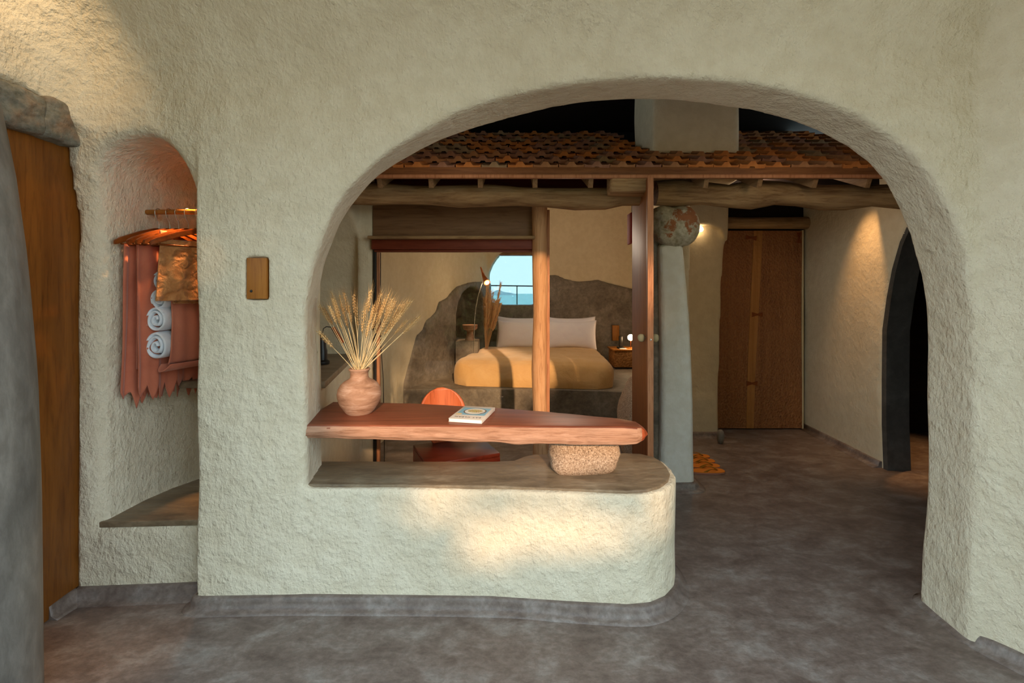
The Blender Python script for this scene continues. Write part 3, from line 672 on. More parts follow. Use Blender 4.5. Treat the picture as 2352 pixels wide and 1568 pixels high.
fc = D.curves.new('title', 'FONT'); fc.body = 'EAT CLEAN'; fc.size = .0205; fc.align_x = 'CENTER'; fc.align_y = 'CENTER'; fc.extrude = .0001; fc.space_character = 1.25; fc.offset = .0003
fo = D.objects.new('title', fc); C.objects.link(fo); fc.materials.append(MT['black'])
bpy.context.view_layer.update()
tm_ = D.meshes.new_from_object(fo); D.objects.remove(fo); fo = link('title', tm_, None)
tm_.transform(bf @ Matrix.Translation((.082, .037, .0164)) @ Matrix.Rotation(PI, 4, 'Z')); fo.parent = bk; fo.matrix_parent_inverse = bk.matrix_world.inverted()
tag(bk, 'paperback cookery book lying on the desk slab', 'book')
# chair
ch = empty('plywood_chair', (-.33, 2.72, 0))
cP, cR, cL = Vector((-.47, 2.52)), Vector((-.075, 2.70)), Vector((-.58, 2.835))
a1 = (cR-cP).normalized(); ang = math.atan2(a1.y, a1.x); cf = Matrix.Translation((cP.x, cP.y, 0)) @ Matrix.Rotation(ang, 4, 'Z')
box('seat', (0, 0, .425), (.44, .36, .45), 'darkred', ch, .006, mat=cf)
for q in ((0, 0, .44, .02), (0, .34, .44, .36), (0, .02, .02, .34), (.42, .02, .44, .34)):
    box('side_panel', (q[0], q[1], 0.0), (q[2], q[3], .425), 'darkred', ch, .003, mat=cf)
bm = bmesh.new(); gg = []
for j in range(21):
    q = j/20; zz = .44+.352*q; hw = min(.155, .05+.24*q)*math.sqrt(max(0.02, 1-max(0, (q-.45)/.55)**2.6)); row = []
    for i in range(17):
        s = i/16*2-1; row.append((cf @ Vector((.175+hw*s, .345+.02*q-.055*(s*hw/.155)**2, zz))))
    gg.append([bm.verts.new(p) for p in row])
for j in range(20):
    for i in range(16): bm.faces.new((gg[j][i], gg[j][i+1], gg[j+1][i+1], gg[j+1][i]))
o = from_bm('backrest', bm, 'ply', ch, True); md = o.modifiers.new('s', 'SOLIDIFY'); md.thickness = .012; o['label'] = 'orange curved plywood backrest'
tag(ch, 'dark red box-seat chair with orange plywood back behind the desk', 'chair')

# ------------------------------------------------------------------ left side room: pier, counter recess, desk lamp
h = .022
lo = (-2.5, 2.25, -.03); X, Y, Z = grid(lo, (-.9, 4.0, 2.5), h)
x2, y2 = X[:, :, 0]+0*Y[0, :, 0], Y[0, :, 0]+0*X[:, :, 0]
dw = sdf_poly(x2, y2, [(-2.4, 2.70), (-1.25, 2.70), (-1.25, 2.36), (-1.00, 2.36), (-1.10, 2.9), (-1.165, 3.3), (-1.135, 3.40), (-1.045, 3.42), (-1.045, 3.52), (-1.25, 3.60), (-1.27, 3.95), (-2.4, 3.95)])[:, :, None]
rec = sdf_poly(x2, y2, [(-1.75, 2.42), (-.8, 2.42), (-.8, 3.0), (-1.12, 3.26), (-1.17, 3.44), (-1.22, 3.49), (-1.75, 3.50)])[:, :, None]
rh = sdf_poly(Y[0]+0*Z[0], Z[0]+0*Y[0], [(2.0, .90), (3.49, .90), (3.49, 1.55), (3.44, 1.80), (3.3, 1.98), (3.0, 2.1), (2.0, 2.2)])[None]
S = smax(dw+0*Z, -smax(rec+0*Z, rh+0*X, .03), .03); S = np.maximum(S, Z-2.42); S = S+lump(X, Y, Z, .004)
o = nets('wall_left', S, lo, h, 'plaster_in'); struct(o, 'cream plaster wall with counter recess seen through the left of the arch', 'wall')
o = prism('counter', [(-.985, 2.40), (-1.085, 2.9), (-1.155, 3.25), (-1.175, 3.43), (-1.24, 3.49), (-1.76, 3.50), (-1.76, 2.40)], .895, .932, 'cement_cap', bev=.006); tag(o, 'brown cement counter in the recess left of the window', 'counter')
dl_ = empty('desk_lamp', (-1.23, 3.0, .932)); bx_, by_ = -1.245, 2.98
lathe('base', [(.001, 0), (.045, 0), (.048, .004), (.048, .02), (.040, .026), (.034, .03), (.034, .09), (.028, .11), (.020, .19), (.001, .20)], 'black', dl_, 28, (bx_, by_, .932))
tube('stem', [(bx_, by_, 1.12), (bx_+.01, by_, 1.165), (bx_+.03, by_, 1.178), (bx_+.06, by_, 1.175), (bx_+.075, by_, 1.168)], .003, 'black', dl_, seg=8)
tube('shade', [(bx_+.072, by_, 1.172), (bx_+.135, by_, 1.07)], [.013, .013], 'copper', dl_, seg=20)
tag(dl_, 'black desk lamp with slim copper cylinder shade on the brown counter', 'lamp')

# ------------------------------------------------------------------ timber front: log, post, board, glass, open door
o = tube('log_beam', [(-1.16+.2*k, 3.14+.01*math.sin(k), 2.085-.004*k+.006*math.sin(k*1.3)) for k in range(10)]+[(.76, 3.14, 2.065), (.885, 3.14, 2.065)], [.072+.006*math.sin(k*1.7) for k in range(12)], 'log', seg=28, nz=.16, nsc=5)
tag(o, 'long left log beam above the window board', 'beam')
o = tube('log_beam', [(1.00+.17*k, 3.20+.012*math.sin(k*1.1), 2.100+.012*math.sin(k*1.5)-.003*k) for k in range(11)]+[(2.95, 3.2, 2.065)], [.085+.010*math.sin(k*1.9) for k in range(12)], 'log', seg=28, nz=.22, nsc=5)
tag(o, 'gnarled right log beam resting on the lichened boulder', 'beam')
bm = bmesh.new(); add_box(bm, (-.125, -.09, -.066), (.125, .06, .066), .018, 3)
for v_ in bm.verts: v_.co += Vector((.010*noise.noise(v_.co*9), 0, .014*noise.noise(v_.co*7+Vector((3, 0, 0)))))+Vector(((.03 if v_.co.x > 0 and abs(v_.co.z) < .05 else 0), 0, 0))
bmesh.ops.subdivide_edges(bm, edges=bm.edges[:], cuts=2, use_grid_fill=True)
bmesh.ops.transform(bm, matrix=Matrix.Translation((.755, 2.99, 2.105)), verts=bm.verts[:])
o = from_bm('beam_end', bm, 'log', None, True); tag(o, 'hewn block end of a cross beam beside the open door', 'beam')
o = tube('peeled_post', [(.207+.004*math.sin(k*1.2), 3.39, -.01+.21*k) for k in range(11)], [.054+.003*math.sin(k*1.9)+.004*(k > 8) for k in range(11)], 'post', seg=28, nz=.06, nsc=5)
tag(o, 'peeled round timber post between window and doorway', 'post')
win = empty('window_1', (-.45, 3.45, 0))
box('upper_board', (-1.045, 3.42, 1.815), (.158, 3.45, 2.07), 'panel', win, .003)
box('sill_shelf', (-1.06, 3.33, 1.795), (.17, 3.45, 1.818), 'log', win, .006)
box('head_beam', (-1.045, 3.38, 1.722), (.155, 3.46, 1.795), 'redbeam', win, .004)
box('head_strip', (-1.03, 3.40, 1.705), (.155, 3.45, 1.722), 'redbeam', win, .003)
box('jamb', (-1.045, 3.42, 0.0), (-1.020, 3.47, 1.722), 'blackmetal', win, .003); box('jamb', (-1.020, 3.425, 0.0), (-.998, 3.46, 1.722), 'edge_z', win, .003)
box('bottom_rail', (-1.0, 3.42, 0.0), (.16, 3.47, .04), 'timber', win, .003)
box('pane', (-.998, 3.440, .04), (.155, 3.446, 1.705), 'glass', win, 0)
struct(win, 'large fixed glass window with brown board above it', 'window')
tube('window_cable', [(-.985, 3.41, 1.70), (-.985, 3.405, 1.3), (-.98, 3.40, 1.0), (-.962, 3.40, .75), (-.955, 3.40, .4), (-.955, 3.40, .0)], .003, 'black', win, seg=6)
fr1 = empty('door_1', (.3, 3.42, 0))
box('frame', (.258, 3.40, 0), (.282, 3.46, 2.02), 'edge_z', fr1, .003)
struct(fr1, 'pale timber frame of the open bedroom doorway', 'door frame')
# open door leaf
hg = Vector((.908, 3.44, 0)); lt = Vector((.846, 2.83, 0)); dd = (lt-hg); Lw = dd.length; dd.normalize(); dn_ = Vector((-dd.y, dd.x, 0))
df = Matrix(((dd.x, dn_.x, 0, hg.x), (dd.y, dn_.y, 0, hg.y), (0, 0, 1, 0), (0, 0, 0, 1)))
dleaf = empty('hinged_door', hg)
for a, b in ((.0, Lw-.062), (.0605+Lw-.12, Lw-.012)): box('plank', (a, .0, .02), (b, .03, 2.12), 'timber_z', dleaf, .002, mat=df)
box('edge_strip', (Lw-.012, -.002, .02), (Lw, .034, 2.13), 'edge_z', dleaf, .002, mat=df)
for s in (-1, 1):
    k_ = rock('knob', (0, 0, 0), (.022, .019, .026), 'knob', None, 2.4, .06, seed=4, sub=3)
    cpos = df @ Vector((Lw-.07, -.028 if s < 0 else .058, 1.112)); k_.location = cpos
    tube('spindle', [df @ Vector((Lw-.07, .0 if s < 0 else .03, 1.112)), cpos], .006, 'metal', dleaf, seg=10)
    k_.parent = dleaf; k_.matrix_parent_inverse = dleaf.matrix_world.inverted()
lathe('latch', [(.001, 0), (.006, 0), (.006, .003), (.001, .004)], 'metal', dleaf, 16, mat=df @ Matrix.Translation((Lw, .016, 1.108)) @ Matrix.Rotation(PI/2, 4, 'Y'))
tag(dleaf, 'brown plank door standing open beside the white pillar', 'door')
o = box('red_cloth', (.915, 3.50, 1.78), (.935, 3.62, 2.02), 'redcloth', bev=.006); tag(o, 'narrow dark red cloth hanging behind the open door', 'cloth')

# ------------------------------------------------------------------ tiled eave
roof = empty('tiled_roof', (.8, 2.93, 2.16))
box('fascia', (-1.15, 2.90, 2.150), (2.85, 2.925, 2.200), 'timber', roof, .002)
box('fascia_strip', (-1.15, 2.885, 2.128), (2.85, 2.915, 2.150), 'edge_z', roof, .002)
SLP = math.radians(25.9)
rx = [(872, 0), (990, 0), (1103, 0), (1229, 0), (1357, 0), (1622, 1), (1745, 1), (1872, 1), (1995, 1)]
for px_, _ in rx:
    x_c = (px_-CX)/F*2.95
    box('rafter', (-.016, 0, -.075), (.016, 2.0, 0.005), 'rafter', roof, .002, mat=Matrix.Translation((x_c, 2.93, 2.150)) @ Matrix.Rotation(math.radians(24), 4, 'X'))
bm = bmesh.new(); add_box(bm, (-1.2, 0, -.004), (2.9, 2.12, .010), 0)
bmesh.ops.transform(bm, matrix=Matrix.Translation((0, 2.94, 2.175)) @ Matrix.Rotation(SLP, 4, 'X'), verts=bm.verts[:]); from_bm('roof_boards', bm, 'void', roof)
def tile_mesh(k):
    bm = bmesh.new(); W = .160; L = .29; xs = [0, .012, .052, .066, .074, .088, .096, .110, .148, W]; zs = [.002, 0, 0, 0, .011, .011, 0, 0, 0, .002]; zu = [.030, .024, .024, .036, .045, .045, .036, .024, .024, .030]; xs = [0, .012, .050, .060, .066, .094, .100, .110, .148, W]
    lo_ = []; hi_ = []
    for yy in (0, L):
        lo_.append([bm.verts.new((x, yy, z)) for x, z in zip(xs, zs)]); hi_.append([bm.verts.new((x, yy, z*(1 if yy == 0 else .7))) for x, z in zip(xs, zu)])
    n = len(xs)
    for i in range(n-1):
        bm.faces.new((lo_[0][i], lo_[0][i+1], hi_[0][i+1], hi_[0][i])); bm.faces.new((lo_[1][i+1], lo_[1][i], hi_[1][i], hi_[1][i+1]))
        bm.faces.new((hi_[0][i], hi_[0][i+1], hi_[1][i+1], hi_[1][i])); bm.faces.new((lo_[0][i+1], lo_[0][i], lo_[1][i], lo_[1][i+1]))
    bm.faces.new((lo_[0][0], hi_[0][0], hi_[1][0], lo_[1][0])); bm.faces.new((hi_[0][-1], lo_[0][-1], lo_[1][-1], hi_[1][-1]))
    bmesh.ops.recalc_face_normals(bm, faces=bm.faces[:]); me = D.meshes.new('tile'); bm.to_mesh(me); bm.free(); me.materials.append(TILES[k]); return me
TM = [tile_mesh(k) for k in range(4)]
for r in range(9):
    for c_ in range(25):
        x0 = -1.18+c_*.1645+(.082 if r % 2 else 0)
        if 1.02 < x0+.08 < 1.74 and r > 2: continue
        y0 = 2.905+r*.187; z0 = 2.190+r*.091
        k = random.choices([0, 1, 2, 3], [4, 4, 2, 3])[0]
        o = D.objects.new('tile', TM[k]); C.objects.link(o); o.parent = roof; o.matrix_parent_inverse = roof.matrix_world.inverted()
        o.matrix_world = Matrix.Translation((x0+random.uniform(-.004, .004), y0+random.uniform(-.008, .008), z0+random.uniform(-.002, .003))) @ Matrix.Rotation(math.radians(20.5), 4, 'X') @ Matrix.Rotation(random.uniform(-.02, .02), 4, 'Z')
box('eave_board', (-1.2, 3.46, 2.09), (1.25, 3.50, 2.42), 'darkred', roof, 0)
box('eave_board', (1.3, 4.9, 2.1), (3.1, 4.95, 3.0), 'void', roof, 0); box('eave_board', (1.24, 3.66, 2.21), (3.1, 3.70, 2.52), 'void', roof, 0)  # near-black boards added to stand in for shade behind the rafters
tag(roof, 'eave of overlapping terracotta tiles on timber rafters', 'roof')
h = .03; lo = (1.0, 3.3, 2.2); X, Y, Z = grid(lo, (1.8, 3.95, 3.2), h)
S = sdf_poly(X[:, :, 0]+0*Y[0, :, 0], Y[0, :, 0]+0*X[:, :, 0], [(1.06, 3.40), (1.70, 3.40), (1.72, 3.5), (1.72, 3.9), (1.04, 3.9), (1.04, 3.5)])[:, :, None]+0*Z
S = np.maximum(S, np.abs(Z-2.7)-.46)+lump(X, Y, Z, .004); o = nets('trim_2', S, lo, h, 'plaster_in'); struct(o, 'cream plaster shaft rising through the tiled roof', 'column')

# ------------------------------------------------------------------ white pillar with boulder, corridor
h = .016; lo = (.85, 3.1, -.03); X, Y, Z = grid(lo, (1.5, 3.75, 1.95), h)
xr = np.interp(Z, [0, .6, 1.2, 1.75], [1.310, 1.300, 1.275, 1.225]); xl = 1.055+.012*np.sin(Z*2)
S = smax(smax(X-xr+0*Y, xl-X+0*Y, .03), smax(3.24-Y+0*X, Y-3.62+0*X, .03)+0*Z, .045); ztop = 1.745+.06*(X-1.05)
S = smax(S, Z-ztop+0*Y, .03)+lump(X, Y, Z, .002)
o = nets('white_pillar', S, lo, h, 'plaster_white'); struct(o, 'whitewashed tapering pillar under the lichened boulder', 'pillar')
o = tube('cement_pipe', [(1.035, 3.33, -.01), (1.037, 3.33, .6), (1.035, 3.33, 1.2), (1.028, 3.33, 1.8)], [.046, .045, .047, .046], 'cement_wall', seg=28, nz=.05, nsc=4); struct(o, 'grey cement half-round jamb against the white pillar', 'column')
skirting('baseboard_pillar', dense([(1.04, 3.30), (1.045, 3.245), (1.10, 3.235), (1.25, 3.235), (1.30, 3.245), (1.315, 3.30), (1.315, 3.6)], 5), .05, .02, .05)
o = rock('lichened_boulder', (1.16, 3.30, 1.885), (.162, .15, .152), 'boulder', p=3.0, nz=.12, nsc=3.0, seed=8); tag(o, 'round lichened boulder balanced on top of the white pillar', 'boulder')
# plaster wall behind with shallow arched alcove
h = .025; lo = (.9, 4.2, -.03); X, Y, Z = grid(lo, (2.3, 5.0, 2.5), h)
xr = np.interp(Z, [0, .55, 1.1, 1.4, 1.7, 2.0, 2.5], [2.02, 2.025, 2.045, 2.06, 2.085, 2.115, 2.12])
S = smax(X-xr+0*Y, smax(4.42-Y+0*X, Y-4.9+0*X, .03)+0*Z, .05); S = np.maximum(S, 1.36-X)
al = sdf_poly(X[:, 0, :][:, :, ]*1+0*Z[0], Z[0]+0*X[:, 0, :], [(1.2, .4), (1.2, 2.0), (1.7, 2.06), (1.92, 2.06), (2.03, 2.02), (2.08, 1.93), (2.2, 1.7), (2.2, .4)])[:, None, :]
rise = np.clip((Z-.3)/1.6, 0, 1)
S = smax(S, -smax(al+0*Y, Y-4.42-.08*rise+0*X, .02), .02); S = S+lump(X, Y, Z, .004)
o = nets('wall_corridor', S, lo, h, 'plaster_in'); struct(o, 'cream alcove wall between the white pillar and the carved door', 'wall')
skirting('baseboard_corridor', dense([(1.2, 4.42), (1.6, 4.42), (1.95, 4.42), (2.03, 4.45), (2.05, 4.6)], 4), .05)
# carved door
cd = empty('carved_door', (2.56, 4.66, 0)); yd = 4.66
def dpx(p): return (p-CX)/F*yd
def plk(a0, a1, b0, b1, mats, z0=.012, z1=2.035, y_=0.0, nm='plank'):
    bm = bmesh.new(); n = 24; L_ = []
    for k in range(n+1):
        s = k/n; zz = z0+(z1-z0)*s; wv = .006*math.sin(s*5+a0*9)
        L_.append([bm.verts.new((a0+(a1-a0)*s+(wv if nm != 'x' else 0), yd+y_, zz)), bm.verts.new((b0+(b1-b0)*s+.006*math.sin(s*5+b0*9), yd+y_, zz)), bm.verts.new((b0+(b1-b0)*s+.006*math.sin(s*5+b0*9), yd+.05, zz)), bm.verts.new((a0+(a1-a0)*s+wv, yd+.05, zz))])
    for k in range(n):
        for q in range(4): bm.faces.new((L_[k][q], L_[k][(q+1) % 4], L_[k+1][(q+1) % 4], L_[k+1][q]))
    bm.faces.new(L_[0]); bm.faces.new(L_[-1]); return from_bm(nm, bm, mats, cd)
plk(2.0, 2.08, 2.395, 2.47, 'carved'); plk(2.397, 2.472, 2.475, 2.56, 'carved_pale', y_=-.002); plk(2.477, 2.562, 2.80, 2.85, 'carved'); plk(2.802, 2.852, 2.965, 2.975, 'carved', y_=.002)
def key(cx, cz, rot=0.0):
    w_, h_ = .055, .026; pts_ = [(-w_, -h_), (0, -h_*.35), (w_, -h_), (w_, h_), (0, h_*.35), (-w_, h_)]
    fm = Matrix.Translation((cx, yd-.006, cz)) @ Matrix.Rotation(rot, 4, 'Y') @ Matrix.Rotation(PI/2, 4, 'X')
    prism('butterfly_key', pts_, -.01, .0, 'hang', cd, bev=.001, frame=fm, seg=1)
key(dpx(1739), 1.4-(722-672)/F*yd); key(dpx(1727), 1.4-(880-672)/F*yd); key(dpx(1725), 1.4-(546-672)/F*yd, .1); key(dpx(1835), 1.4-(546-672)/F*yd, PI/2)
tag(cd, 'wide adze-carved timber door with butterfly keys at the corridor end', 'door')
box('pale_edge', (2.972, 4.655, .0), (2.985, 4.70, 2.04), 'straw', cd, .001)  # pale strip along the right edge of the door
o = tube('lintel_log', [(2.05, 4.66, 2.115), (2.4, 4.65, 2.110), (2.8, 4.66, 2.112), (3.1, 4.66, 2.115)], [.062, .058, .060, .062], 'log', seg=20, nz=.15, nsc=6); tag(o, 'rough log lintel above the carved door', 'beam')
o = box('wall_end', (2.0, 4.72, 0), (3.2, 4.82, 2.6), 'void', bev=0); struct(o)
# right wall with dark arched doorway
h = .025; lo = (2.75, 2.1, -.03); X, Y, Z = grid(lo, (3.35, 4.95, 2.6), h)
xw = np.interp(Y, [2.1, 3.7, 4.8, 4.95], [2.90, 2.955, 3.03, 3.03])
S = np.maximum(np.maximum(xw-X, X-3.10)+0*Z, np.maximum(2.15-Y, Y-4.9)+0*X+0*Z); S = np.maximum(S, Z-2.5)
ar = [(2.75, -.2), (2.75, 1.4), (2.83, 1.75), (2.95, 1.95), (3.1, 2.07), (3.22, 2.06), (3.36, 1.96), (3.46, 1.78), (3.53, 1.575), (3.58, 1.35), (3.62, 1.1), (3.625, .7), (3.61, -.2)]
da = sdf_poly(Y[0]+0*Z[0], Z[0]+0*Y[0], ar)[None]; S = smax(S, -(da+0*X), .03)+lump(X, Y, Z, .004)
o = nets('wall_right', S, lo, h, 'plaster_in'); struct(o, 'cream right corridor wall washed by a warm spotlight', 'wall')
bm = bmesh.new(); R = []
arf = [(3.61, -.01), (3.61, .02), (3.625, .35), (3.625, .7), (3.62, 1.1), (3.58, 1.35), (3.53, 1.575), (3.46, 1.78), (3.36, 1.96), (3.22, 2.06), (3.1, 2.07), (2.95, 1.95), (2.83, 1.75), (2.75, 1.4), (2.75, -.01)]
cy_ = 3.2
for (a, b) in arf:
    n_ = Vector((a-3.18, max(0, b-1.2))).normalized()*.03
    R.append([bm.verts.new((x_, a-n_[0]*s_, b-n_[1]*s_)) for x_, s_ in ((2.953, -.3), (2.957, 1.0), (3.14, 1.0), (3.14, -.3))])
for i in range(len(R)-1):
    for k in range(4): bm.faces.new((R[i][k], R[i][(k+1) % 4], R[i+1][(k+1) % 4], R[i+1][k]))
bm.faces.new(R[0]); bm.faces.new(R[-1])
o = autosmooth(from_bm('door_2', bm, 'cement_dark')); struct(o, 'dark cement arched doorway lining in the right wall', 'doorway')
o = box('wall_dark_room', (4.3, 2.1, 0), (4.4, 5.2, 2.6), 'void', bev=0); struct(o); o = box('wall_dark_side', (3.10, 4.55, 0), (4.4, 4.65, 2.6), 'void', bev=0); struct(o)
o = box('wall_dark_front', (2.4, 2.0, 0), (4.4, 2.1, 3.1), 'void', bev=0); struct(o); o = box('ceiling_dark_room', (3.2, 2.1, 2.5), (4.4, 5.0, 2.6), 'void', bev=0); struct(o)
skirting('baseboard_corridor_right', [(3.015, 4.72), (2.985, 4.3), (2.965, 3.95), (2.95, 3.64)], .05, .01, .05)
# doorstop and sandals
o = rock('door_stop', G(1655, 1018)+Vector((0, 0, .062)), (.032, .03, .066), 'cement_col', p=2.3, nz=.04, seed=3, sub=4, flat=.0); tag(o, 'small grey oval stone leaning at the alcove wall corner', 'stone')
def sandal(x, y, label):
    e_ = empty('sandal', (x, y, 0)); n = 40; L_ = .26
    pts_ = []
    for k in range(n):
        a = 2*PI*k/n; u = math.cos(a); v_ = math.sin(a); wd = .046*(1+.10*u)
        pts_.append((x-.13+.13*math.copysign(abs(u)**.7, u), y+wd*math.copysign(abs(v_)**.75, v_)))
    prism('sole', pts_, .0, .012, 'sandal_sole', e_, bev=.002, seg=1); prism('insole', pts_, .012, .018, 'sandal', e_, bev=.002, seg=1)
    for s in (-1, 1):
        path = []
        for k in range(13):
            q = k/12; path.append((x-.055-.11*q, y+s*.040*math.sin(q*PI*.5), .018+.020*math.sin(PI*min(1, q*1.02))**.8))
        bm = bmesh.new(); prev = None
        for k, p_ in enumerate(path):
            w_ = .006+.008*k/12; a = bm.verts.new((p_[0]-w_, p_[1], p_[2])); b = bm.verts.new((p_[0]+w_, p_[1], p_[2]))
            if prev: bm.faces.new((prev[0], prev[1], b, a))
            prev = (a, b)
        so_ = from_bm('strap', bm, 'strap', e_, True); md = so_.modifiers.new('s', 'SOLIDIFY'); md.thickness = .003
    tag(e_, label, 'sandal', 'sandals behind the white pillar')
for (y_, x_t, lb) in ((3.545, 1.655, 'front sandal of the row, closest to the arch'), (3.65, 1.665, 'second orange sandal counting from the front'), (3.755, 1.672, 'third orange sandal counting from the front'), (3.86, 1.675, 'rearmost orange sandal, farthest into the corridor')):
    sandal(x_t, y_, lb)

# ------------------------------------------------------------------ bedroom shell
h = .03; lo = (-2.0, 3.5, -.03); X, Y, Z = grid(lo, (2.3, 7.3, 3.15), h)
inn = [(-1.265, 3.3), (-1.265, 3.8), (-1.20, 4.4), (-1.14, 4.8), (-.75, 5.8), (-.364, 6.8), (1.9, 6.85), (1.9, 5.0), (1.42, 4.92), (1.35, 4.45), (1.17, 3.66), (1.17, 3.3)]
di = sdf_poly(X[:, :, 0]+0*Y[0, :, 0], Y[0, :, 0]+0*X[:, :, 0], inn)[:, :, None]
W_ = np.maximum(-di, di-np.where(X < -.2, .5, .22))+0*Z; W_ = np.maximum(W_, Z-np.minimum(3.08, 2.40+.487*(Y-3.55))); W_ = np.maximum(W_, 3.55-Y)
W_ = smax(W_, -di+0*Z, .02)
wn = sdf_poly(X[:, 0, :]+0*Z[0], Z[0]+0*X[:, 0, :], [(-.36, 1.218), (-.355, 1.70), (-.30, 1.83), (-.22, 1.95), (-.12, 2.02), (.42, 2.02), (.42, 1.218)])[:, None, :]
W_ = smax(W_, -np.maximum(wn+0*Y, 6.5-Y), .03)
# arched niche in the slanting left wall
tdir = Vector((.386, 1.0)).normalized(); u_ = (X+.574)*tdir.x+(Y-6.26)*tdir.y
u0, u1 = -.20, .45
nn_ = sdf_poly((u_[:, :, 0])[:, :, None]+0*Z, Z+0*u_, [(-.46, .74), (-.46, 1.12), (-.40, 1.28), (-.26, 1.42), (-.06, 1.50), (.14, 1.50), (.32, 1.42), (.42, 1.28), (.45, 1.10), (.46, .74)])
W_ = smax(W_, -np.maximum(nn_, np.maximum(np.maximum(di-.34, -di-.25), X-.0)), .03)
o = nets('wall_bedroom', W_+lump(X, Y, Z, .004), lo, h, 'plaster_in'); struct(o, 'cream plaster bedroom walls behind the glass', 'wall')
# grey cement dado with wavy outline
tr_ = [(925, 893), (935, 850), (948, 799), (956, 770), (969, 758), (978, 735), (990, 727), (1002, 715), (1008, 694), (1027, 684), (1039, 668), (1050, 657), (1072, 650), (1091, 646), (1118, 647)]
Hy, Hz = [4.74], [-.2]
for a, b in tr_:
    k = (a-CX)/F; y_ = (-1.14-.388*4.8)/(k-.388) ; Hy.append(y_); Hz.append(EYE-(b-HOR)/F*y_)
Hx = [(1122, 700), (1225, 700), (1235, 640), (1257, 632), (1277, 630), (1300, 640), (1330, 646), (1375, 642), (1400, 650), (1450, 662), (1600, 670)]
HL = np.interp(Y, Hy, Hz); HB = np.interp(X, [(a-CX)/F*6.8 for a, b in Hx], [EYE-(b-HOR)/F*6.8 for a, b in Hx])
left = (X < -.364+(Y-6.8)*.386+.12)
H = np.where(left, HL, HB)
Gs = smax(W_-.028, (Z-H)*.8, .02); Gs = np.maximum(Gs, 4.80-Y); Gs = np.maximum(Gs, np.abs(di)-.45)
o = nets('trim_3', Gs, lo, h, 'cement_wall'); struct(o, 'wavy-topped grey cement render behind the bed', 'wainscot')
del W_, Gs
o = box('ceiling_bedroom', (-1.5, 4.9, 3.05), (2.1, 7.1, 3.09), 'plaster_in', bev=0); struct(o)
o = prism('sleeping_platform', [(-1.22, 4.86), (-1.14, 4.80), (.3, 4.79), (.9, 4.72), (1.3, 4.62), (1.38, 4.7), (1.45, 5.0), (1.92, 5.1), (1.92, 6.9), (-.38, 6.9)], .0, .385, 'cement_wall', bev=.012); struct(o, 'raised grey cement sleeping platform', 'platform')
o = box('trim_4', (-.36, 6.84, 1.965), (.5, 7.0, 2.10), 'timber', bev=0); struct(o)
gm2 = D.materials.new('view-dimming glass'); gm2.use_nodes = True; t = gm2.node_tree; t.nodes.clear()  # tint added to tone down the bright sea view
o_ = t.nodes.new('ShaderNodeOutputMaterial'); mx = t.nodes.new('ShaderNodeMixShader'); tr = t.nodes.new('ShaderNodeBsdfTransparent'); gl = t.nodes.new('ShaderNodeBsdfGlossy'); gl.inputs['Roughness'].default_value = .02
tr.inputs[0].default_value = (.47, .54, .565, 1); mx.inputs[0].default_value = .006
t.links.new(tr.outputs[0], mx.inputs[1]); t.links.new(gl.outputs[0], mx.inputs[2]); t.links.new(mx.outputs[0], o_.inputs[0]); MT['tinted'] = gm2
o = box('window_2', (-.40, 6.93, 1.20), (.46, 6.94, 2.05), 'tinted', bev=0); struct(o, 'tinted pane of the bedroom window, tint added to dim the sea view', 'window')
# bed
bdc = Vector((.2, 4.86, .385)); bdr = -math.radians(7)
def bedf(): return Matrix.Translation(bdc) @ Matrix.Rotation(bdr, 4, 'Z')
bed = empty('platform_bed', bdc); BF = bedf()
box('mattress', (-.76, .10, 0.0), (.76, 1.92, .21), 'sheet', bed, .05, 4, mat=BF)
bm = bmesh.new(); R = []; nL = 60
for j in range(nL+1):
    q = j/nL; yy = 1.42*q; hw = np.interp(q, [0, .03, .08, .15, 1], [.70, .80, .87, .895, .80]); zt = float(np.interp(q, [0, .02, .06, .12, .2, .9, .97, 1], [.07, .15, .225, .262, .275, .282, .275, .25])); row = []
    yo = -0.02 if j == 0 else 0
    for i in range(49):
        s = i/48*2-1; a = abs(s)
        if a < .78: x_ = s/.78*(hw-.09); zz = zt-.01*(a/.78)**4
        else:
            t_ = (a-.78)/.22; x_ = math.copysign(hw-.09+.09*math.sin(min(1, t_*1.6)*PI/2)-.02*max(0, t_-.75), s); zz = (zt-.01)*(1-max(0, (t_-.12)/.88)**1.3)+.003
        zz += .006*noise.noise(Vector((x_*3, yy*3, 1)))*min(1, zz*8)+.004*noise.noise(Vector((x_*11, yy*7, zz*9)))*min(1, zz*8)
        row.append(bm.verts.new(BF @ Vector((x_+.008*noise.noise(Vector((x_*6, yy*8, zz*20))), yy+yo, max(.003, zz)))))
    R.append(row)
for j in range(nL):
    for i in range(48): bm.faces.new((R[j][i], R[j][i+1], R[j+1][i+1], R[j+1][i])).smooth = True
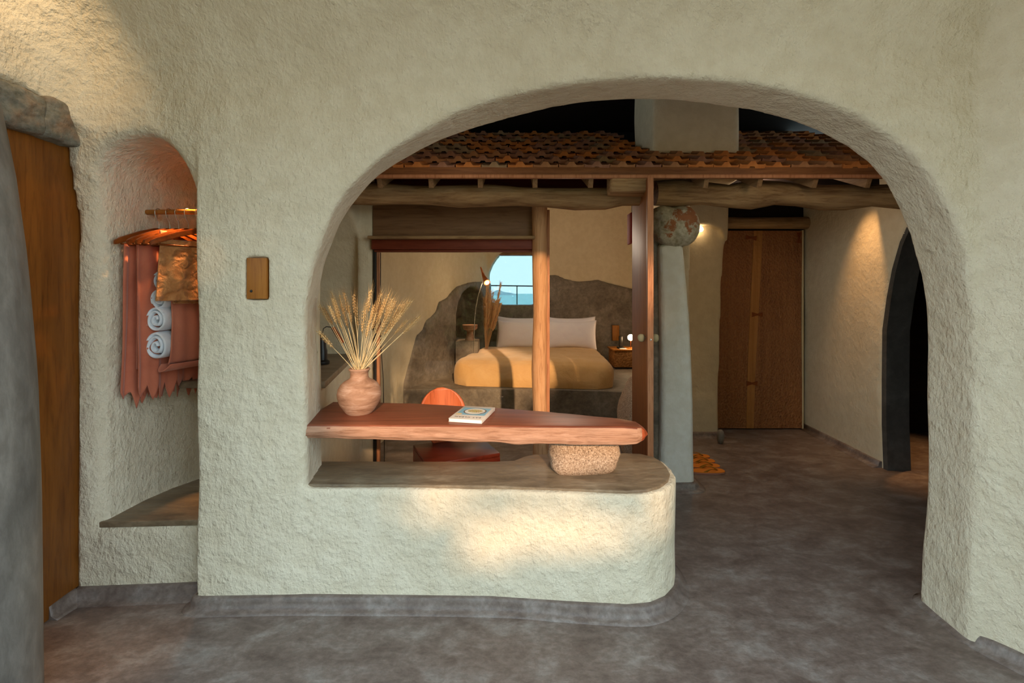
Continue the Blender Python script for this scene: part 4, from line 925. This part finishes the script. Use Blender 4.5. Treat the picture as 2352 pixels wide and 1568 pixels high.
# front drop
bot = [bm.verts.new((v_.co+BF.to_3x3() @ Vector((0, .004, 0))).to_tuple()[:2]+(.388,)) for v_ in R[0]]
for i in range(48): bm.faces.new((R[0][i+1], R[0][i], bot[i], bot[i+1])).smooth = True
o = from_bm('duvet', bm, 'duvet', bed, True); md = o.modifiers.new('b', 'SUBSURF'); md.levels = 1; md.render_levels = 1; o['label'] = 'ochre cotton duvet'
tag(bed, 'double bed with ochre duvet on the cement platform', 'bed')
def pillow(c, wv, hv, th, tilt, rz, label, seed):
    bm = bmesh.new(); n = 26; F_ = []; Bk = []
    fm = Matrix.Translation(c) @ Matrix.Rotation(rz, 4, 'Z') @ Matrix.Rotation(tilt, 4, 'X')
    for sd in (1, -1):
        g_ = []
        for j in range(n+1):
            row = []
            for i in range(n+1):
                u, v_ = i/n*2-1, j/n*2-1
                pr_ = max(0, (1-abs(u)**2.6)*(1-abs(v_)**2.6))**.65; t_ = th*.5*pr_
                pin = 1-.05*(1-abs(v_)**2)*abs(u)**6; pin2 = 1-.17*(1-abs(u)**2.2)*abs(v_)**5
                t_ += .006*noise.noise(Vector((u*2.5, v_*2.5, seed+sd)))*pr_
                row.append(bm.verts.new(fm @ Vector((u*wv/2*pin, -sd*t_, v_*hv/2*pin2))))
            g_.append(row)
        for j in range(n):
            for i in range(n): bm.faces.new((g_[j][i], g_[j][i+1], g_[j+1][i+1], g_[j+1][i]))
    bmesh.ops.remove_doubles(bm, verts=bm.verts[:], dist=.0005)
    o_ = from_bm('pillow', bm, 'pillow', None, True); tag(o_, label, 'pillow', 'pillows at the head of the bed')
pillow((.13, 6.42, .855), .72, .44, .17, -.22, bdr, 'left rear pillow leaning against the grey wall', 1)
pillow((.80, 6.38, .855), .74, .44, .17, -.22, bdr, 'right rear pillow leaning against the grey wall', 2)
pillow((.15, 6.24, .825), .74, .42, .17, -.26, bdr, 'left front pillow, behind the peeled post', 3)
pillow((.79, 6.20, .825), .72, .42, .17, -.26, bdr, 'right front pillow, facing the open doorway', 4)
# nightstand, phone, globe lamp, wood box on wall
ns = empty('nightstand', (1.55, 6.2, .385))
box('body', (1.36, 6.05, .405), (1.80, 6.40, .625), 'carved_box', ns, .008); box('top', (1.34, 6.03, .625), (1.82, 6.42, .645), 'nook', ns, .004); box('base', (1.38, 6.08, .385), (1.78, 6.38, .405), 'blackmetal', ns, .002)
tag(ns, 'carved honey-wood nightstand right of the bed', 'nightstand')
ph = empty('telephone', (1.475, 6.2, .645)); box('cradle', (1.43, 6.13, .645), (1.52, 6.22, .665), 'black', ph, .006); box('handset', (1.453, 6.17, .66), (1.503, 6.20, .81), 'black', ph, .008)
tag(ph, 'black cordless telephone standing on the nightstand', 'telephone')
MT['bulb'] = plain('lit globe', (1, .8, .5, 1), .5, emit=(1, .72, .40, 1), es=14)
gl_ = empty('globe_lamp', (1.60, 6.15, .645)); lathe('base', [(.001, 0), (.04, 0), (.04, .012), (.001, .012)], 'nook', gl_, 24, (1.605, 6.15, .645)); tube('stem', [(1.605, 6.15, .65), (1.605, 6.15, .76)], .007, 'copper', gl_, seg=10)
bm = bmesh.new(); bmesh.ops.create_uvsphere(bm, u_segments=24, v_segments=16, radius=.042); bmesh.ops.transform(bm, matrix=Matrix.Translation((1.605, 6.15, .795)), verts=bm.verts[:]); from_bm('globe', bm, 'bulb', gl_, True)
tag(gl_, 'lit globe table lamp on the nightstand', 'lamp')
o = box('book_slim', (1.44, 6.06, .645), (1.53, 6.12, .652), 'paper', bev=.001); tag(o, 'slim pale notebook lying on the nightstand', 'notebook')
o = box('wall_box', (1.49, 6.74, .69), (1.59, 6.80, .915), 'nook', bev=.005); tag(o, 'upright wooden plate on the grey wall above the nightstand', 'switch plate')
o = rock('floor_boulder', (1.10, 4.0, .25), (.16, .20, .40), 'granite', p=2.2, nz=.12, seed=6, flat=0.0); tag(o, 'large pale granite boulder behind the open door', 'boulder')
# arc reading lamp
al_ = empty('arc_lamp', P(1089, 812, 5.6))
tube('pole', [P(a, b, 5.6) for a, b in ((1090, 870), (1089, 812), (1089, 770), (1090, 735), (1093, 705), (1098, 680), (1104, 660), (1109, 646))], .0055, 'metal', al_, seg=10)
hd = [P(1104, 613, 5.6), P(1108, 625, 5.6), P(1111, 634, 5.6), P(1115, 642, 5.55), P(1119, 649, 5.5)]
tube('shade', hd, [.008, .013, .020, .030, .040], 'copper', al_, seg=24)
tube('bulb', [hd[-1]-Vector((0, 0, .0)), hd[-1]+(hd[-1]-hd[-2])*.08], [.026, .020], 'bulb', al_, seg=20)
tag(al_, 'slender arched reading lamp with copper cone shade, left of the bed', 'lamp')
# stone cube and pedestal bowl lamp
o = box('stone_block', (-.70, 5.62, .385), (-.42, 5.92, .80), 'cement_wall', bev=.012); tag(o, 'grey cement block beside the bed under the bowl table', 'block')
pb = empty('pedestal_bowl', (-.52, 5.75, .80))
lathe('pedestal', [(.001, 0), (.065, 0), (.060, .02), (.045, .06), (.038, .10), (.05, .125), (.001, .125)], 'clay', pb, 28, (-.53, 5.75, .80)); lathe('bowl', [(.001, .125), (.075, .13), (.092, .15), (.095, .19), (.098, .195), (.09, .195), (.001, .185)], 'clay', pb, 32, (-.53, 5.75, .80))
tag(pb, 'brown clay bowl on a pedestal in the arched niche', 'bowl')
# pampas plume
pv = empty('plume_bunch', (-.34, 5.95, .8)); 
lathe('pot', [(.001, 0), (.05, 0), (.07, .05), (.06, .12), (.035, .16), (.04, .18), (.001, .17)], 'clay', pv, 24, (-.345, 6.0, .80-.40+.0))
for k in range(26):
    rr = random.Random(k); T = P(1113+rr.uniform(-6, 38), 660+rr.uniform(-6, 45), 6.1+rr.uniform(-.1, .1)); b0 = Vector((-.345, 6.0, .56))
    bm = bmesh.new(); tube_bm(bm, [b0, (b0+T)/2+Vector((-.01, 0, .01)), T], [.002, .0015, .001], 4); dr_ = (T-b0).normalized()
    for q in range(200):
        s = rr.uniform(.50, 1.02); c0 = b0.lerp(T, s); a = rr.random()*6.28; d_ = Vector((math.cos(a), math.sin(a), 0)); e1 = c0+(d_*.6+dr_).normalized()*rr.uniform(.03, .075); sd = d_.cross(dr_).normalized()*.003
        bm.faces.new([bm.verts.new(z_) for z_ in (c0-sd, c0+sd, e1)])
    from_bm('plume', bm, 'plume', pv)
tag(pv, 'bunch of dry brown pampas plumes beside the bedroom window', 'dried plant')
# sea view
m = M('sea water', .35, .5); v = m.map((1, .2, 1)); m.col(m.ramp(m.noise(v, .02, 4), [(.3, hexc('4FA6A4')), (.7, hexc('62B4B0'))])); m.bump(m.noise(m.map(), .6, 4), .2, .3); MT['sea'] = m.m
o = box('sea', (-3000, 60, -12), (3000, 5500, -11), 'sea', bev=0); struct(o, 'turquoise sea beyond the bedroom window', 'sea')
bm = bmesh.new(); R = []
for i in range(41):
    s = i/40; xx = -115+s*230; hh = 26*math.exp(-((s-.42)/.17)**2)+11*math.exp(-((s-.70)/.13)**2)+3*noise.noise(Vector((s*9, 0, 0)))+1
    R.append([bm.verts.new((xx-50, 2300-80*q, -13+max(0, hh)*(1-abs(q)**2))) for q in (-1, -.6, -.3, 0, .3, .6, 1)])
for i in range(40):
    for k in range(6): bm.faces.new((R[i][k], R[i][k+1], R[i+1][k+1], R[i+1][k])).smooth = True
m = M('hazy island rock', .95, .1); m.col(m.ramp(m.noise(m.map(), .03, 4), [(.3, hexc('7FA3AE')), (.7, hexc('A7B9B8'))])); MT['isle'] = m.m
o = from_bm('island', bm, 'isle'); struct(o, 'pale hazy island on the sea horizon', 'island')
rl = empty('terrace_railing', (0, 8.6, 0)); zr = EYE+17/F*8.6
tube('top_rail', [(-1.5, 8.6, zr+.01), (1.5, 8.6, zr-.03)], .012, 'blackmetal', rl, seg=10)
for x_ in (-.98, .095, 1.1): tube('post', [(x_, 8.6, .0), (x_, 8.6, zr-.01)], .010, 'blackmetal', rl, seg=10)
tag(rl, 'thin dark metal terrace railing outside the bedroom window', 'railing')

# ------------------------------------------------------------------ added leaf screen behind the viewer, thinned to shape the sun patches
N = 84000; yy = -7.5+rng.uniform(-.5, .5, N); xx = rng.uniform(-5.8, 5.2, N); zz = rng.uniform(-.1, 6.8, N)
k_ = 2.03-yy; U = xx-SUN_AZ*k_; Wv = zz-SUN_SL*k_
def blob(u, w_, cu, cw, ru, rw): return np.clip(1.35-np.sqrt(((u-cu)/ru)**2+((w_-cw)/rw)**2), 0, 1)
openv = np.zeros(N)
for b_ in ((.18, .34, .42, .13), (-.35, .45, .34, .06), (.46, 1.55, .26, .95), (.35, 1.68, .85, .48), (-.12, .28, .16, .10), (.66, .42, .10, .10), (.10, .72, 1.0, .22), (-.55, .98, .50, .32), (-.1, 1.1, .5, .3), (.45, 1.9, .35, .75), (.1, 1.65, .75, .42), (-.72, 1.45, .30, .30), (-.6, 2.0, .16, .32), (.80, 1.72, .5, .25), (-.25, 2.1, .10, .2)):
    openv = np.maximum(openv, blob(U, Wv, *b_))
inA = -sdf_poly(U.astype(np.float32), Wv.astype(np.float32), PA)          # how far inside the arch outline
clipA = np.clip((inA-.03)/.08, 0, 1); lowp = (Wv < .62) & (U > -.5) & (U < .85)
openv = np.where(lowp, openv, openv*clipA)
keep = rng.uniform(0, 1, N) > openv*1.6
thin = (Wv > 3.0) | (U > 3.4)
keep &= ~((xx < -1.7) & (zz > 5.6))
keep &= ~(thin & (rng.uniform(0, 1, N) < .75))
xx, yy, zz = xx[keep], yy[keep], zz[keep]; n = len(xx)
s = rng.uniform(.07, .13, n)[:, None]; d1 = rng.normal(size=(n, 3)); d1 /= np.linalg.norm(d1, axis=1)[:, None]; d2 = np.cross(d1, rng.normal(size=(n, 3))); d2 /= np.linalg.norm(d2, axis=1)[:, None]
c0 = np.stack([xx, yy, zz], 1); V = np.stack([c0-d1*s, c0-d2*s*.5, c0+d1*s, c0+d2*s*.5], 1).reshape(-1, 3)
me = D.meshes.new('leaf_screen'); me.vertices.add(len(V)); me.vertices.foreach_set('co', V.ravel().astype(np.float32)); me.loops.add(4*n); me.loops.foreach_set('vertex_index', np.arange(4*n, dtype=np.int32))
me.polygons.add(n); me.polygons.foreach_set('loop_start', np.arange(0, 4*n, 4, dtype=np.int32)); me.update(calc_edges=True)
MT['leafm'] = plain('leaf', hexc('9A9450'), .7, 0, .2)
o = link('leaf_screen', me, 'leafm'); tag(o, 'added unseen leaf screen that shapes the sun on the facade', 'leaf_screen', kind='stuff')
o = tube('tree_trunk', [(2.9, -7.6, -.2), (3.0, -7.5, 1.5), (2.8, -7.6, 3.0)], [.16, .13, .09], 'log', seg=12); tag(o, 'added unseen trunk of the leaf screen, out on the terrace side', 'tree')

# ------------------------------------------------------------------ lamps of the place and added fill lights
def spot(name, loc, tgt, e_, col=(1, .62, .30), ang=60, blend=.8, r=.02):
    l = D.lights.new(name, 'SPOT'); l.energy = e_; l.color = col; l.spot_size = math.radians(ang); l.spot_blend = blend; l.shadow_soft_size = r
    o_ = D.objects.new(name, l); C.objects.link(o_); o_.location = loc; o_.rotation_euler = (Vector(tgt)-Vector(loc)).to_track_quat('-Z', 'Y').to_euler(); return o_
def point(name, loc, e_, col=(1, .66, .36), r=.05):
    l = D.lights.new(name, 'POINT'); l.energy = e_; l.color = col; l.shadow_soft_size = r; o_ = D.objects.new(name, l); C.objects.link(o_); o_.location = loc; return o_
spot('niche_spot', (-1.54, 2.36, 1.99), (-1.71, 2.27, 1.4), 44, (1, .50, .17), 56, .6)
spot('door_downlight', (-1.72, 1.52, 2.80), (-2.0, 2.0, 2.25), 8, (1, .70, .40), 75, 1.0)
spot('corridor_downlight', (2.66, 3.74, 2.46), (2.97, 3.78, 1.1), 40, (1, .54, .22), 52, 1.0)
spot('alcove_lamp', (1.72, 4.25, 1.98), (1.66, 3.7, 0), 14, (1, .62, .30), 60)
point('bedside_glow', (1.605, 6.05, .80), 2.2)
point('reading_lamp', tuple(hd[-1]+Vector((.01, -.02, -.03))), 2.0)
point('bedroom_fill', (.6, 5.0, 2.0), 13, (1, .84, .66), .15); spot('bowl_lamp', (-.56, 6.05, 1.46), (-.53, 5.78, .9), 7, (1, .55, .25), 70)  # bedroom point is an added fill without a fixture
point('court_fill', (-.35, 2.45, 2.29), 1.0, (1, .80, .58), .05); point('court_fill', (1.70, 2.30, 2.12), 1.6, (1, .80, .58), .05)  # added fills hidden behind the arch to brighten tiles and logs
point('corridor_fill', (2.0, 3.6, 2.3), 5.5, (1, .80, .62), .12)  # added fill brightening the corridor, no fixture
spot('dark_room_lamp', (3.45, 3.75, 2.2), (3.4, 3.75, 0), 60, (1, .5, .18), 50)
def lens(name, c, r, rot, label):
    o_ = lathe(name, [(.0005, 0), (r, 0), (r, .006), (.0005, .006)], 'bulb', None, 20, mat=Matrix.Translation(c) @ rot); tag(o_, label, 'lamp'); return o_
lens('recessed_lamp', P(1608, 526, 4.44), .03, Matrix.Rotation(1.2, 4, 'X'), 'small recessed lamp glowing under the alcove arch beside the boulder')
